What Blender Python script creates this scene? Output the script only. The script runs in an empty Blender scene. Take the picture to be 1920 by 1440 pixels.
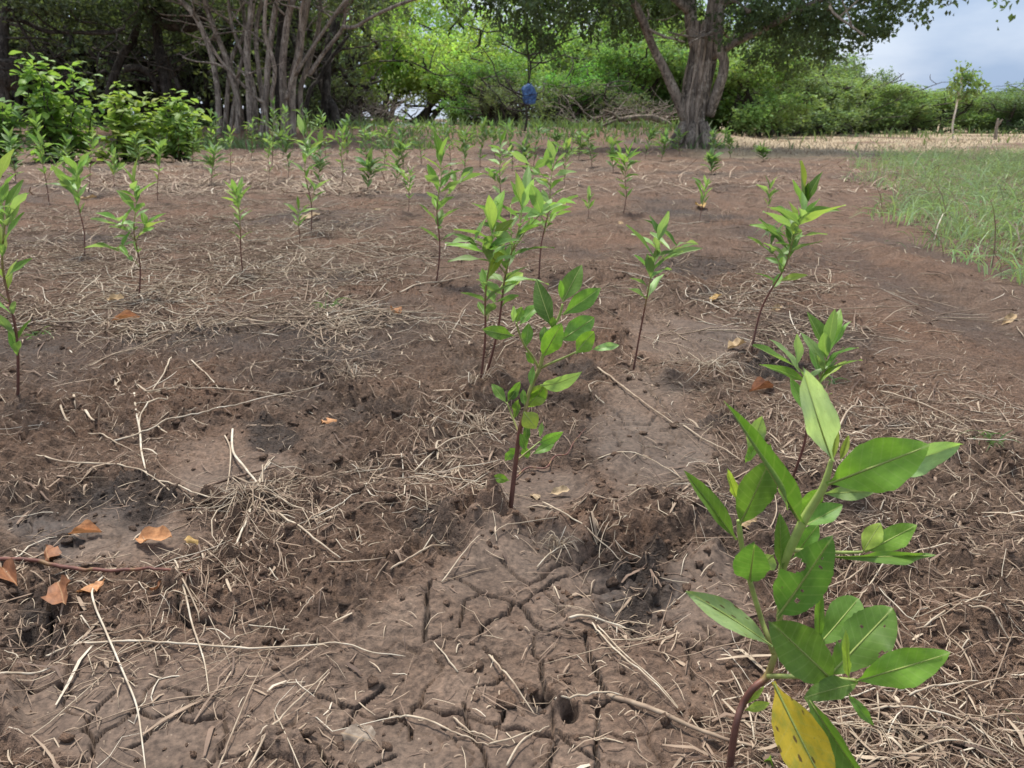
import bpy, math, random
import numpy as np
from mathutils import Vector, Matrix

random.seed(7)
RNG = np.random.default_rng(7)
scene = bpy.context.scene
COL = scene.collection

# ------------------------------------------------------------------ camera
CAM_H = 0.65
PITCH = math.radians(19.08)
cam_d = bpy.data.cameras.new('camera')
cam = bpy.data.objects.new('camera', cam_d)
COL.objects.link(cam)
cam.location = (0, 0, CAM_H)
cam.rotation_euler = (math.radians(90) - PITCH, 0, 0)
cam_d.sensor_width = 36
cam_d.lens = 27
cam_d.clip_start = 0.02
cam_d.clip_end = 3000
cam_d.dof.use_dof = True
cam_d.dof.focus_distance = 1.15
cam_d.dof.aperture_fstop = 12.5
scene.camera = cam

# ------------------------------------------------------------------ sky and sun
SUN_EL, SUN_AZ = math.radians(67), math.radians(-24)
world = bpy.data.worlds.new('World')
scene.world = world
world.use_nodes = True
wn, wl = world.node_tree.nodes, world.node_tree.links
wn.clear()
w_out = wn.new('ShaderNodeOutputWorld')
w_sky = wn.new('ShaderNodeTexSky')
w_sky.sky_type = 'NISHITA'
w_sky.sun_disc = False
w_sky.sun_elevation = SUN_EL
w_sky.sun_rotation = SUN_AZ
w_sky.dust_density = 2.5
w_bg1 = wn.new('ShaderNodeBackground')
w_bg1.inputs['Strength'].default_value = 0.05
wl.new(w_sky.outputs[0], w_bg1.inputs['Color'])
w_tc = wn.new('ShaderNodeTexCoord')
w_map = wn.new('ShaderNodeMapping')
w_map.inputs['Scale'].default_value = (1.0, 1.0, 2.6)
w_map.inputs['Location'].default_value = (0.7, 0.2, 0.35)
wl.new(w_tc.outputs['Generated'], w_map.inputs['Vector'])
w_n = wn.new('ShaderNodeTexNoise')
w_n.inputs['Scale'].default_value = 2.3
w_n.inputs['Detail'].default_value = 7
w_n.inputs['Roughness'].default_value = 0.5
wl.new(w_map.outputs[0], w_n.inputs['Vector'])
w_cr = wn.new('ShaderNodeValToRGB')
w_cr.color_ramp.elements[0].position = 0.38
w_cr.color_ramp.elements[0].color = (0.33, 0.45, 0.66, 1)
w_cr.color_ramp.elements[1].position = 0.62
w_cr.color_ramp.elements[1].color = (0.84, 0.90, 1.0, 1)
wl.new(w_n.outputs['Fac'], w_cr.inputs['Fac'])
w_bg2 = wn.new('ShaderNodeBackground')
w_bg2.inputs['Strength'].default_value = 0.345
wl.new(w_cr.outputs[0], w_bg2.inputs['Color'])
w_mix = wn.new('ShaderNodeMixShader')
w_mix.inputs['Fac'].default_value = 0.86
wl.new(w_bg1.outputs[0], w_mix.inputs[1])
wl.new(w_bg2.outputs[0], w_mix.inputs[2])
wl.new(w_mix.outputs[0], w_out.inputs['Surface'])

sun_d = bpy.data.lights.new('sun', 'SUN')
sun_d.energy = 1.5
sun_d.angle = math.radians(10)
sun_d.color = (1.0, 0.95, 0.87)
sun = bpy.data.objects.new('sun', sun_d)
COL.objects.link(sun)
# direction the light comes from (same as the sky's sun)
sv = Vector((math.sin(SUN_AZ) * math.cos(SUN_EL), math.cos(SUN_AZ) * math.cos(SUN_EL), math.sin(SUN_EL)))
sun.rotation_euler = sv.to_track_quat('Z', 'Y').to_euler()
sun.location = (0, 0, 40)

vs = scene.view_settings
vs.view_transform = 'Standard'
vs.look = 'None'
vs.gamma = 1.0
vs.exposure = 1.78
vs.use_curve_mapping = False
scene.cycles.max_bounces = 6
scene.cycles.diffuse_bounces = 3
scene.cycles.glossy_bounces = 2
scene.cycles.transmission_bounces = 4
scene.cycles.transparent_max_bounces = 4
scene.cycles.use_denoising = True

# ------------------------------------------------------------------ picture <-> place
FPX = 1440.0
CP, SP = math.cos(PITCH), math.sin(PITCH)


def ray(px, py):
    a, b = (px - 960) / FPX, (720 - py) / FPX
    return Vector((a, CP + b * SP, -SP + b * CP))


def gpt(px, py):
    d = ray(px, py)
    t = CAM_H / max(1e-6, -d.z)
    return Vector((d.x * t, d.y * t, 0))


def at(px, py, Y):
    d = ray(px, py)
    t = Y / d.y
    return Vector((d.x * t, Y, CAM_H + d.z * t))


def proj(x, y, z=0.0):
    dep = y * CP + (CAM_H - z) * SP
    up = y * SP - (CAM_H - z) * CP
    dep = np.maximum(dep, 0.05)
    return 960 + FPX * x / dep, 720 - FPX * up / dep


def pxsize(p):
    """metres per photo pixel at a world point"""
    return (p.y * CP + (CAM_H - p.z) * SP) / FPX


# ------------------------------------------------------------------ numpy noise
def _h(ix, iy, s):
    h = (ix.astype(np.int64) * 374761393 + iy.astype(np.int64) * 668265263 + s * 974634777) & 0xFFFFFFFF
    h = ((h ^ (h >> 13)) * 1274126177) & 0xFFFFFFFF
    h = h ^ (h >> 16)
    return (h & 0xFFFFFF) / float(0x1000000)


def gnoise(x, y, s=0):
    x0, y0 = np.floor(x), np.floor(y)
    fx, fy = x - x0, y - y0
    u = fx * fx * fx * (fx * (fx * 6 - 15) + 10)
    v = fy * fy * fy * (fy * (fy * 6 - 15) + 10)

    def g(i, j):
        a = _h(x0 + i, y0 + j, s) * 6.2831853
        return np.cos(a) * (fx - i) + np.sin(a) * (fy - j)
    n0 = g(0, 0) * (1 - u) + g(1, 0) * u
    n1 = g(0, 1) * (1 - u) + g(1, 1) * u
    return (n0 * (1 - v) + n1 * v) * 1.5


def fbm(x, y, f, o=3, s=0, gain=0.5):
    r, a = 0.0, 1.0
    for k in range(o):
        r = r + a * gnoise(x * f, y * f, s + k * 17)
        f *= 2.03
        a *= gain
    return r


def voro(x, y, f, s=0):
    x, y = x * f, y * f
    x0, y0 = np.floor(x), np.floor(y)
    f1 = np.full(x.shape, 9.0)
    f2 = np.full(x.shape, 9.0)
    for i in (-1, 0, 1):
        for j in (-1, 0, 1):
            cx = x0 + i + _h(x0 + i, y0 + j, s)
            cy = y0 + j + _h(x0 + i, y0 + j, s + 5)
            d = np.hypot(x - cx, y - cy)
            f2 = np.minimum(f2, np.maximum(f1, d))
            f1 = np.minimum(f1, d)
    return f1, f2


def voro_cell(x, y, f, s=0):
    x, y = x * f, y * f
    x0, y0 = np.floor(x), np.floor(y)
    f1 = np.full(x.shape, 9.0)
    cv = np.zeros(x.shape)
    for i in (-1, 0, 1):
        for j in (-1, 0, 1):
            d = np.hypot(x - (x0 + i + _h(x0 + i, y0 + j, s)), y - (y0 + j + _h(x0 + i, y0 + j, s + 5)))
            m = d < f1
            cv = np.where(m, _h(x0 + i, y0 + j, s + 9), cv)
            f1 = np.where(m, d, f1)
    return cv


def sstep(a, b, x):
    t = np.clip((x - a) / (b - a), 0, 1)
    return t * t * (3 - 2 * t)


# ------------------------------------------------------------------ the soil's shape
def ell(PX, PY, c, soft=0.35):
    d = np.hypot((PX - c[0]) / c[2], (PY - c[1]) / c[3])
    return 1 - sstep(1 - soft, 1 + soft, d)


SMOOTH = [(950, 1330, 420, 230), (330, 1320, 330, 150), (990, 1110, 190, 120), (1215, 830, 110, 130),
          (1010, 930, 90, 50), (1320, 1150, 90, 120), (420, 870, 120, 50), (200, 1010, 170, 45), (1290, 640, 110, 40)]
PITS = [(1195, 1095, 95, 80, .034, 1.0), (825, 990, 72, 42, .022, .85), (1152, 1008, 30, 20, .035, 1.0),
        (250, 945, 150, 42, .016, .9), (110, 1005, 75, 45, .018, .95), (510, 815, 55, 32, .016, .9),
        (1450, 682, 62, 26, .03, 1.0), (1185, 792, 55, 18, .008, .5), (690, 775, 100, 32, .018, .7),
        (1075, 690, 60, 22, .02, .8), (1345, 800, 44, 12, .010, .8), (1345, 1030, 60, 24, .014, .9),
        (650, 520, 75, 16, .02, .8), (985, 1330, 36, 22, .030, 1.0), (1060, 1350, 24, 16, .026, 1.0),
        (1700, 790, 60, 18, .014, .9), (1790, 960, 70, 18, .012, .7), (600, 870, 50, 20, .01, .6),
        (1300, 500, 120, 24, .02, .8), (1330, 555, 60, 14, .018, .8), (1100, 480, 60, 12, .012, .6),
        (60, 1180, 60, 70, .03, .9), (1010, 905, 70, 24, .006, .5), (240, 805, 70, 16, .01, .6),
        (640, 700, 90, 18, .012, .5), (420, 610, 140, 22, .01, .4), (1600, 480, 90, 14, .03, .8)]
LUMPS = [(885, 975, 70, 26, .026), (1180, 930, 95, 50, .022), (430, 1115, 90, 45, .022), (390, 762, 130, 40, .016),
         (1130, 655, 42, 16, .03), (560, 1005, 70, 45, .018), (930, 1000, 40, 30, .026), (1015, 1335, 26, 16, .022),
         (1270, 1000, 60, 40, .02), (700, 940, 70, 26, .014), (740, 745, 70, 20, .016), (1000, 770, 60, 20, .014),
         (1300, 1085, 30, 60, .012), (1850, 1180, 90, 90, .02), (1750, 870, 140, 40, .016), (620, 1090, 60, 40, .014),
         (880, 1040, 70, 26, .012), (30, 940, 60, 30, .02), (1100, 1010, 24, 40, .016), (30, 1330, 36, 60, .03),
         (560, 1400, 60, 30, .016), (1150, 520, 60, 16, .02), (1250, 545, 60, 14, .02), (1230, 600, 30, 9, .015)]


# each planted sapling stands in its own small moist hollow, painted darker as contact shade
for _b in ((30, 738), (903, 708), (1186, 692), (1408, 662), (1482, 892), (258, 562), (158, 482), (455, 516), (583, 442), (816, 532), (1010, 522), (1168, 402), (955, 972), (92, 382), (296, 382)):
    _k = pxsize(gpt(*_b))
    PITS.append((_b[0], _b[1], .055 / _k, .055 / _k * min(.8, CAM_H / gpt(*_b).length), .012, .62))
    LUMPS.append((_b[0] + .06 / _k, _b[1] + 4, .045 / _k, .035 / _k * min(.8, CAM_H / gpt(*_b).length), .012))


def Z3(pts, ox, oy):
    return [(ox + a / 3.0, oy + b / 3.0) for a, b in pts]


CR = [
    (Z3([(630, 365), (720, 410), (790, 455), (900, 485), (1000, 520), (1060, 600), (1130, 680), (1160, 690), (1210, 645), (1290, 685), (1370, 690), (1500, 665)], 640, 960), 1.0),
    (Z3([(1000, 520), (1080, 460), (1140, 430), (1190, 385), (1280, 345)], 640, 960), 1.0),
    (Z3([(1370, 690), (1390, 780), (1410, 850), (1440, 920), (1460, 1000), (1490, 1060)], 640, 960), .9),
    (Z3([(500, 420), (480, 500), (485, 580), (475, 650), (470, 740)], 640, 960), .9),
    (Z3([(470, 740), (560, 695), (650, 715), (770, 720), (800, 640), (850, 610), (940, 575), (970, 500)], 640, 960), .8),
    (Z3([(1090, 690), (1080, 810), (1130, 840), (1125, 920), (1145, 1000), (1140, 1060)], 640, 960), .7),
    (Z3([(780, 455), (720, 500), (690, 505), (680, 600), (660, 650)], 640, 960), .6),
    (Z3([(1140, 450), (1200, 500), (1250, 580)], 640, 960), .6),
    (Z3([(900, 290), (980, 350), (1050, 400)], 640, 960), .5),
    (Z3([(800, 770), (870, 810), (920, 890), (870, 960), (740, 990)], 640, 960), .5),
    (Z3([(0, 1060), (80, 1080), (160, 1020), (240, 970)], 640, 960), .9),
    (Z3([(80, 1080), (50, 1140), (20, 1180)], 640, 960), .6),
    (Z3([(690, 1060), (700, 1150), (740, 1260), (800, 1330), (820, 1440), (800, 1520)], 640, 960), .6),
    (Z3([(1210, 1240), (1260, 1300), (1350, 1370), (1440, 1430)], 640, 960), .6),
    (Z3([(1440, 1130), (1440, 1250), (1430, 1350), (1440, 1440), (1430, 1540)], 640, 960), .7),
    (Z3([(1210, 1300), (1180, 1380), (1170, 1440), (1150, 1530)], 640, 960), .6),
    (Z3([(300, 1080), (330, 1140), (390, 1180), (385, 1250)], 640, 960), .6),
    (Z3([(60, 1470), (130, 1430), (230, 1380), (300, 1340)], 640, 960), .8),
    (Z3([(920, 1110), (900, 1180), (870, 1200)], 640, 960), .6),
    (Z3([(1380, 1100), (1440, 1130), (1500, 1100)], 640, 960), .6),
    (Z3([(1010, 530), (1010, 620), (1090, 650), (1200, 650), (1280, 640), (1330, 590)], 0, 960), .9),
    (Z3([(1010, 640), (960, 670), (860, 700)], 0, 960), .7),
    (Z3([(1130, 310), (1135, 370), (1080, 420)], 0, 960), .6),
    (Z3([(300, 400), (280, 480), (285, 560), (270, 640), (210, 730)], 0, 960), .9),
    (Z3([(910, 980), (1040, 990), (1080, 1040), (1070, 1100)], 0, 960), .6),
    (Z3([(500, 1150), (560, 1070), (640, 1000)], 0, 960), .7),
    (Z3([(1760, 1010), (1840, 1030), (1910, 1050)], 0, 960), .7),
    (Z3([(700, 1300), (800, 1260), (860, 1180)], 0, 960), .5),
    (Z3([(1700, 1250), (1780, 1300), (1830, 1390), (1900, 1430)], 0, 960), .7),
    (Z3([(30, 760), (50, 900), (60, 960)], 1280, 960), .6),
    (Z3([(0, 770), (60, 780), (180, 770), (260, 775), (330, 720)], 1280, 960), .6),
    (Z3([(180, 770), (160, 690), (90, 640)], 1280, 960), .5),
    (Z3([(80, 330), (180, 370), (230, 400)], 1280, 960), .6),
    (Z3([(80, 520), (130, 560), (180, 590)], 1280, 960), .5),
    (Z3([(1780, 430), (1690, 330), (1600, 280)], 640, 480), .5),
    (Z3([(1400, 760), (1400, 850), (1460, 870), (1560, 900), (1600, 960), (1720, 960), (1780, 910), (1920, 880)], 640, 480), .8),
    (Z3([(1400, 960), (1480, 1000), (1600, 985), (1660, 1020), (1700, 1090), (1690, 1130)], 640, 480), .6),
    (Z3([(1700, 1090), (1840, 1060), (1920, 1080)], 640, 480), .6),
    (Z3([(1720, 760), (1790, 820), (1830, 900)], 640, 480), .6),
]
_seg = []
for pts, wgt in CR:
    g = [gpt(*p) for p in pts]
    # jagged sub-division
    q = [g[0]]
    for a, b in zip(g[:-1], g[1:]):
        n = max(1, int((b - a).length / 0.018))
        for k in range(1, n + 1):
            p = a.lerp(b, k / n)
            if k < n:
                j = 0.0035
                p = p + Vector((random.uniform(-j, j), random.uniform(-j, j), 0))
            q.append(p)
    m = len(q)
    for i, (a, b) in enumerate(zip(q[:-1], q[1:])):
        taper = min(1.0, 0.35 + 2.2 * min(i + 1, m - i) / m)
        _seg.append((a.x, a.y, b.x, b.y, wgt * taper * random.uniform(.8, 1.2)))


def crack_depth(x, y):
    """0..1 depth factor and wider painted shade mask of the traced cracks"""
    out = np.zeros(x.shape)
    dark = np.zeros(x.shape)
    for ax, ay, bx, by, w in _seg:
        r = 0.02
        m = (x > min(ax, bx) - r) & (x < max(ax, bx) + r) & (y > min(ay, by) - r) & (y < max(ay, by) + r)
        idx = np.nonzero(m)[0]
        if not len(idx):
            continue
        dx, dy = bx - ax, by - ay
        t = np.clip(((x[idx] - ax) * dx + (y[idx] - ay) * dy) / (dx * dx + dy * dy + 1e-12), 0, 1)
        d = np.hypot(x[idx] - ax - t * dx, y[idx] - ay - t * dy)
        hw = 0.0009 + 0.0014 * w
        v = (1 - sstep(hw * .7, hw * 1.35, d)) * (.45 + .55 * w)
        out[idx] = np.maximum(out[idx], v)
        dark[idx] = np.maximum(dark[idx], (1 - sstep(hw * 1.2, hw * 2.2, d)) * min(1, .5 + .6 * w))  # mask wider than the crack: moist walls plus painted shade
    return out, dark


def soil(x, y, fine=True):
    """height, moisture plus painted shade, smooth, straw-tan, crack for ground points"""
    x = np.asarray(x, float)
    y = np.asarray(y, float)
    front = y > 0.05
    PX, PY = proj(x, np.maximum(y, 0.05))
    wob = 26 * gnoise(x * 9, y * 9, 3) * np.clip(1.5 / np.maximum(y, .3), 0, 1.5)
    wob2 = 22 * gnoise(x * 9, y * 9, 4) * np.clip(1.5 / np.maximum(y, .3), 0, 1.5)
    QX, QY = PX + wob * 1.3, PY + wob2
    sm = np.zeros(x.shape)
    for c in SMOOTH:
        sm = np.maximum(sm, ell(QX, QY, c))
    sm = sm * front
    n = gnoise(x * 3.1, y * 3.1, 41)
    sm = np.clip(sm * (0.9 + .5 * n), 0, 1)
    rough = 1 - sm
    lod = 1 / (1 + (np.maximum(y, 0) / 14.0) ** 1.5)
    far = sstep(2, 9, np.maximum(y, np.abs(x)))
    H = .05 * far * fbm(x, y, .22, 2, 11) + .012 * fbm(x, y, 1.9, 2, 12)
    H = H + sstep(3, 6, y) * (.022 * fbm(x, y, 2.4, 3, 19) + .03 * np.clip(gnoise(x * 4.2, y * 2.2, 29) - .25, 0, 1))
    # low bank in front of the lagoon
    H = H + .42 * sstep(18.5, 22.5, y) * (1 - sstep(4.2, 8.0, x)) * (1 - sstep(26, 34, y))
    # bare path to the right runs smoother
    road = sstep(1480, 1620, PX + (PY - 500) * -.55) * sstep(330, 380, PY) * (1 - sstep(700, 900, PY)) * front
    rough = rough * (1 - .55 * road)
    patch = sstep(-.25, .5, fbm(x, y, 2.6, 2, 77))
    rid = 1 - np.abs(fbm(x, y, 13, 2, 21))
    f1, f2 = voro(x + .02 * gnoise(x * 14, y * 14, 8), y + .02 * gnoise(x * 14, y * 14, 9), 22, 31)
    clod = np.clip(.55 - f1, 0, 1)
    f1b, _ = voro(x + .01 * gnoise(x * 30, y * 30, 18), y + .01 * gnoise(x * 30, y * 30, 19), 55, 32)
    clod2 = np.clip(.6 - f1b, 0, 1)
    H = H + rough * (.012 * fbm(x, y, 5.5, 2, 13) + lod * patch * (.011 * rid - .008) + lod * (.3 + .7 * patch) * (.042 * clod + .022 * clod2)
                     + lod * .008 * fbm(x, y, 34, 2, 14) + lod * .0035 * fbm(x, y, 95, 2, 17))
    H = H + sm * (.0032 * fbm(x, y, 4, 2, 15) + .0008 * fbm(x, y, 60, 2, 16))
    damp_shade = .31 + .55 * fbm(x, y, 1.1, 3, 51) + .25 * fbm(x, y, .5, 1, 57)
    for c in PITS:
        e = ell(QX, QY, c, .45) * front
        H = H - .62 * c[4] * e
        rim = ell(QX, QY, (c[0], c[1], c[2] * 1.5, c[3] * 1.5), .4) * front - e
        H = H + .35 * c[4] * np.clip(rim, 0, 1) * (.5 + gnoise(x * 16, y * 16, 6))
        damp_shade = np.maximum(damp_shade, e * c[5])
        H = H + e * lod * c[5] * (.012 * clod + .006 * clod2)
    for c in LUMPS:
        e = ell(QX, QY, c, .6) * front
        H = H + c[4] * e * (.55 + .6 * fbm(x, y, 17, 2, 61) + 1.1 * clod)
        damp_shade = damp_shade - .25 * e
    damp_shade = damp_shade - .40 * road
    # wheel ruts on the path
    for (a, b, w, d) in (((1545, 450), (1900, 640), 24, .026), ((1600, 430), (1920, 520), 14, .012)):
        A, B = gpt(*a), gpt(*b)
        dx, dy = B.x - A.x, B.y - A.y
        L = math.hypot(dx, dy)
        t = ((x - A.x) * dx + (y - A.y) * dy) / (L * L)
        dd = np.abs((x - A.x) * dy - (y - A.y) * dx) / L + .05 * gnoise(x * 3, y * 3, 71)
        H = H + .6 * d * np.exp(-((dd - .24) / .08) ** 2) * sstep(-.1, .1, t) * (1 - sstep(.9, 1.3, t)) * (.6 + gnoise(x * 7, y * 7, 72))
        k = (1 - sstep(.06, .20, dd)) * sstep(-.1, .1, t) * (1 - sstep(.9, 1.3, t))
        H = H - d * k
        damp_shade = np.maximum(damp_shade, k * .58)
    ck = np.zeros(x.shape)
    if fine:
        ix = np.nonzero((y < 5) & front & (sm > .02))[0]
        xs_, ys_, ss_ = x[ix], y[ix], sm[ix]
        wx = xs_ + .012 * fbm(xs_, ys_, 22, 2, 81)
        wy = ys_ + .012 * fbm(xs_, ys_, 22, 2, 82)
        v1, v2 = voro(wx, wy, 8.5, 33)
        drop = sstep(-.1, .35, gnoise(xs_ * 5, ys_ * 5, 83))
        hair = (1 - sstep(.012, .032, v2 - v1)) * ss_ * drop * .75
        v1, v2 = voro(wx, wy, 17, 34)
        hair = np.maximum(hair, (1 - sstep(.014, .035, v2 - v1)) * ss_ * sstep(.05, .4, gnoise(xs_ * 4, ys_ * 4, 84)) * .35)
        H[ix] += ss_ * .0045 * (voro_cell(wx, wy, 8.5, 33) - .5)
        ck[ix] = hair
        damp_shade[ix] = np.maximum(damp_shade[ix], hair * 1.2)  # hair cracks darkened too, shade painted over moist soil
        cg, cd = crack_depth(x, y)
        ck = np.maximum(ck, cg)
        damp_shade = np.maximum(damp_shade, cd)  # crack shade put into the soil tone along with moist walls
        H = H - .020 * ck
    # tan dry-grass ground beyond the tree, right
    tan_ = sstep(1250, 1360, PX + 12 * gnoise(x * .6, y * .6, 91)) * sstep(-308, -286, -PY + 6 * gnoise(x * .5, y * .8, 92)) * front
    tan_ = tan_ * sstep(-.1, .6, .55 + gnoise(x * .35, y * .35, 93))
    return H, np.clip(damp_shade, 0, 1), sm, np.clip(tan_, 0, 1), ck


def lookup(A, x, y):
    """bilinear read of a ground-grid array"""
    x, y = np.atleast_1d(np.asarray(x, float)), np.atleast_1d(np.asarray(y, float))
    r = np.clip(np.interp(y, ys, np.arange(len(ys))), 0, len(ys) - 1.001)
    r0 = r.astype(int); fr = r - r0
    w = np.interp(y, ys, W)
    c = np.clip(np.interp(x / w, us, np.arange(len(us))), 0, len(us) - 1.001)
    c0 = c.astype(int); fc = c - c0
    return (A[r0, c0] * (1 - fr) * (1 - fc) + A[r0 + 1, c0] * fr * (1 - fc) + A[r0, c0 + 1] * (1 - fr) * fc + A[r0 + 1, c0 + 1] * fr * fc)


def Hs(x, y):
    return lookup(G_H, x, y)


def gz(x, y):
    return float(Hs([x], [y])[0])


# ------------------------------------------------------------------ mesh + material helpers
def mesh_np(name, V, F, attrs=None, mat=None, smooth=True, uv=None):
    me = bpy.data.meshes.new(name)
    V = np.asarray(V, np.float32)
    F = np.asarray(F, np.int32)
    k = F.shape[1]
    me.vertices.add(len(V))
    me.vertices.foreach_set('co', V.ravel())
    me.loops.add(F.size)
    me.loops.foreach_set('vertex_index', F.ravel())
    me.polygons.add(len(F))
    me.polygons.foreach_set('loop_start', np.arange(0, F.size, k, dtype=np.int32))
    me.polygons.foreach_set('loop_total', np.full(len(F), k, np.int32))
    me.polygons.foreach_set('use_smooth', np.full(len(F), smooth, bool))
    me.update(calc_edges=True)
    for n, a in (attrs or {}).items():
        at_ = me.attributes.new(n, 'FLOAT', 'POINT')
        at_.data.foreach_set('value', np.asarray(a, np.float32))
    if mat:
        me.materials.append(mat)
    return me


def link(name, me, parent=None, label=None, cat=None, group=None, kind=None, loc=None):
    o = bpy.data.objects.new(name, me)
    COL.objects.link(o)
    if parent:
        o.parent = parent
    if loc is not None:
        o.location = loc
    tag(o, label, cat, group, kind)
    return o


def tag(o, label=None, cat=None, group=None, kind=None):
    if label:
        o['label'] = label
    if cat:
        o['category'] = cat
    if group:
        o['group'] = group
    if kind:
        o['kind'] = kind
    return o


class MB:
    def __init__(s):
        s.V, s.F, s.A, s.n = [], [], [], 0

    def add(s, V, F, a=0.5):
        V = np.asarray(V, float)
        s.V.append(V)
        s.F.append(np.asarray(F, int) + s.n)
        s.A.append(np.full(len(V), a) if np.isscalar(a) else np.asarray(a, float))
        s.n += len(V)

    def tube(s, P, R, sides=6, a=0.5, flute=0.0):
        P = [Vector(p) for p in P]
        m = len(P)
        if np.isscalar(R):
            R = [R] * m
        V, al = [], []
        ref = Vector((.31, .17, .93))
        for i in range(m):
            t = (P[min(i + 1, m - 1)] - P[max(i - 1, 0)]).normalized()
            if abs(t.dot(ref)) > .97:
                ref = Vector((.9, .3, .1))
            u = t.cross(ref).normalized()
            w = t.cross(u)
            for k in range(sides):
                an = 6.2831853 * k / sides
                r = R[i] * (1 + flute * math.sin(3 * an + i * .7) + flute * random.uniform(-.5, .5))
                V.append(P[i] + (u * math.cos(an) + w * math.sin(an)) * r)
                al.append(a if np.isscalar(a) else a[i])
        F = []
        for i in range(m - 1):
            for k in range(sides):
                k2 = (k + 1) % sides
                F.append((i * sides + k, i * sides + k2, (i + 1) * sides + k2, (i + 1) * sides + k))
        # caps
        c0 = len(V)
        V.append(P[0]); al.append(al[0]); V.append(P[-1]); al.append(al[-2])
        for k in range(sides):
            k2 = (k + 1) % sides
            F.append((c0, k2, k, c0))
            F.append((c0 + 1, (m - 1) * sides + k, (m - 1) * sides + k2, c0 + 1))
        V = np.array([tuple(v) for v in V])
        F = np.array(F)
        s.add(V, F, np.array(al))

    def mesh(s, name, mat, smooth=True):
        V, F, A = np.concatenate(s.V), np.concatenate(s.F), np.concatenate(s.A)
        if F.shape[1] == 4 and (F[:, 0] == F[:, 3]).any():
            me = bpy.data.meshes.new(name)
            faces = [tuple(f[:3]) if f[0] == f[3] else tuple(f) for f in F.tolist()]
            me.from_pydata(V.tolist(), [], faces)
            me.polygons.foreach_set('use_smooth', np.full(len(me.polygons), smooth, bool))
            a_ = me.attributes.new('tint', 'FLOAT', 'POINT')
            a_.data.foreach_set('value', A.astype(np.float32))
            me.materials.append(mat)
            me.update()
            return me
        return mesh_np(name, V, F, {'tint': A}, mat, smooth)


def catmull(P, n=6):
    P = [Vector(p) for p in P]
    out = []
    for i in range(len(P) - 1):
        p0, p1, p2, p3 = P[max(i - 1, 0)], P[i], P[i + 1], P[min(i + 2, len(P) - 1)]
        for k in range(n):
            t = k / n
            out.append(.5 * ((2 * p1) + (p2 - p0) * t + (2 * p0 - 5 * p1 + 4 * p2 - p3) * t * t + (3 * p1 - p0 - 3 * p2 + p3) * t ** 3))
    out.append(P[-1])
    return out


def lerps(a, n):
    """resample a short list to n values"""
    xs = np.linspace(0, 1, len(a))
    return list(np.interp(np.linspace(0, 1, n), xs, a))


def new_mat(name):
    m = bpy.data.materials.new(name)
    m.use_nodes = True
    nt = m.node_tree
    nt.nodes.clear()
    out = nt.nodes.new('ShaderNodeOutputMaterial')
    return m, nt.nodes, nt.links, out


def N(ns, t, **kw):
    n = ns.new(t)
    for k, v in kw.items():
        if k in n.inputs:
            n.inputs[k].default_value = v
        else:
            setattr(n, k, v)
    return n


def mixc(ns, ls, fac, a, b, mode='MIX'):
    n = ns.new('ShaderNodeMix')
    n.data_type = 'RGBA'
    n.blend_type = mode
    for sock, v in ((n.inputs[0], fac), (n.inputs[6], a), (n.inputs[7], b)):
        if hasattr(v, 'links'):
            ls.new(v, sock)
        else:
            sock.default_value = v if not isinstance(v, tuple) else (v + (1,) if len(v) == 3 else v)
    return n.outputs[2]


def mathn(ns, ls, op, a, b=0.0, clamp=False):
    n = ns.new('ShaderNodeMath')
    n.operation = op
    n.use_clamp = clamp
    for sock, v in ((n.inputs[0], a), (n.inputs[1], b)):
        if hasattr(v, 'links'):
            ls.new(v, sock)
        else:
            sock.default_value = v
    return n.outputs[0]


def attr(ns, name):
    n = ns.new('ShaderNodeAttribute')
    n.attribute_name = name
    return n.outputs['Fac']


def noise(ns, ls, scale, detail=4, rough=.55, vec=None):
    n = N(ns, 'ShaderNodeTexNoise', Scale=scale, Detail=detail, Roughness=rough)
    if vec is not None:
        ls.new(vec, n.inputs['Vector'])
    return n.outputs['Fac']


def ramp(ns, ls, fac, stops):
    n = ns.new('ShaderNodeValToRGB')
    e = n.color_ramp.elements
    while len(e) < len(stops):
        e.new(.5)
    for el, (p, c) in zip(e, stops):
        el.position = p
        el.color = c + (1,)
    ls.new(fac, n.inputs['Fac'])
    return n.outputs[0]


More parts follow.
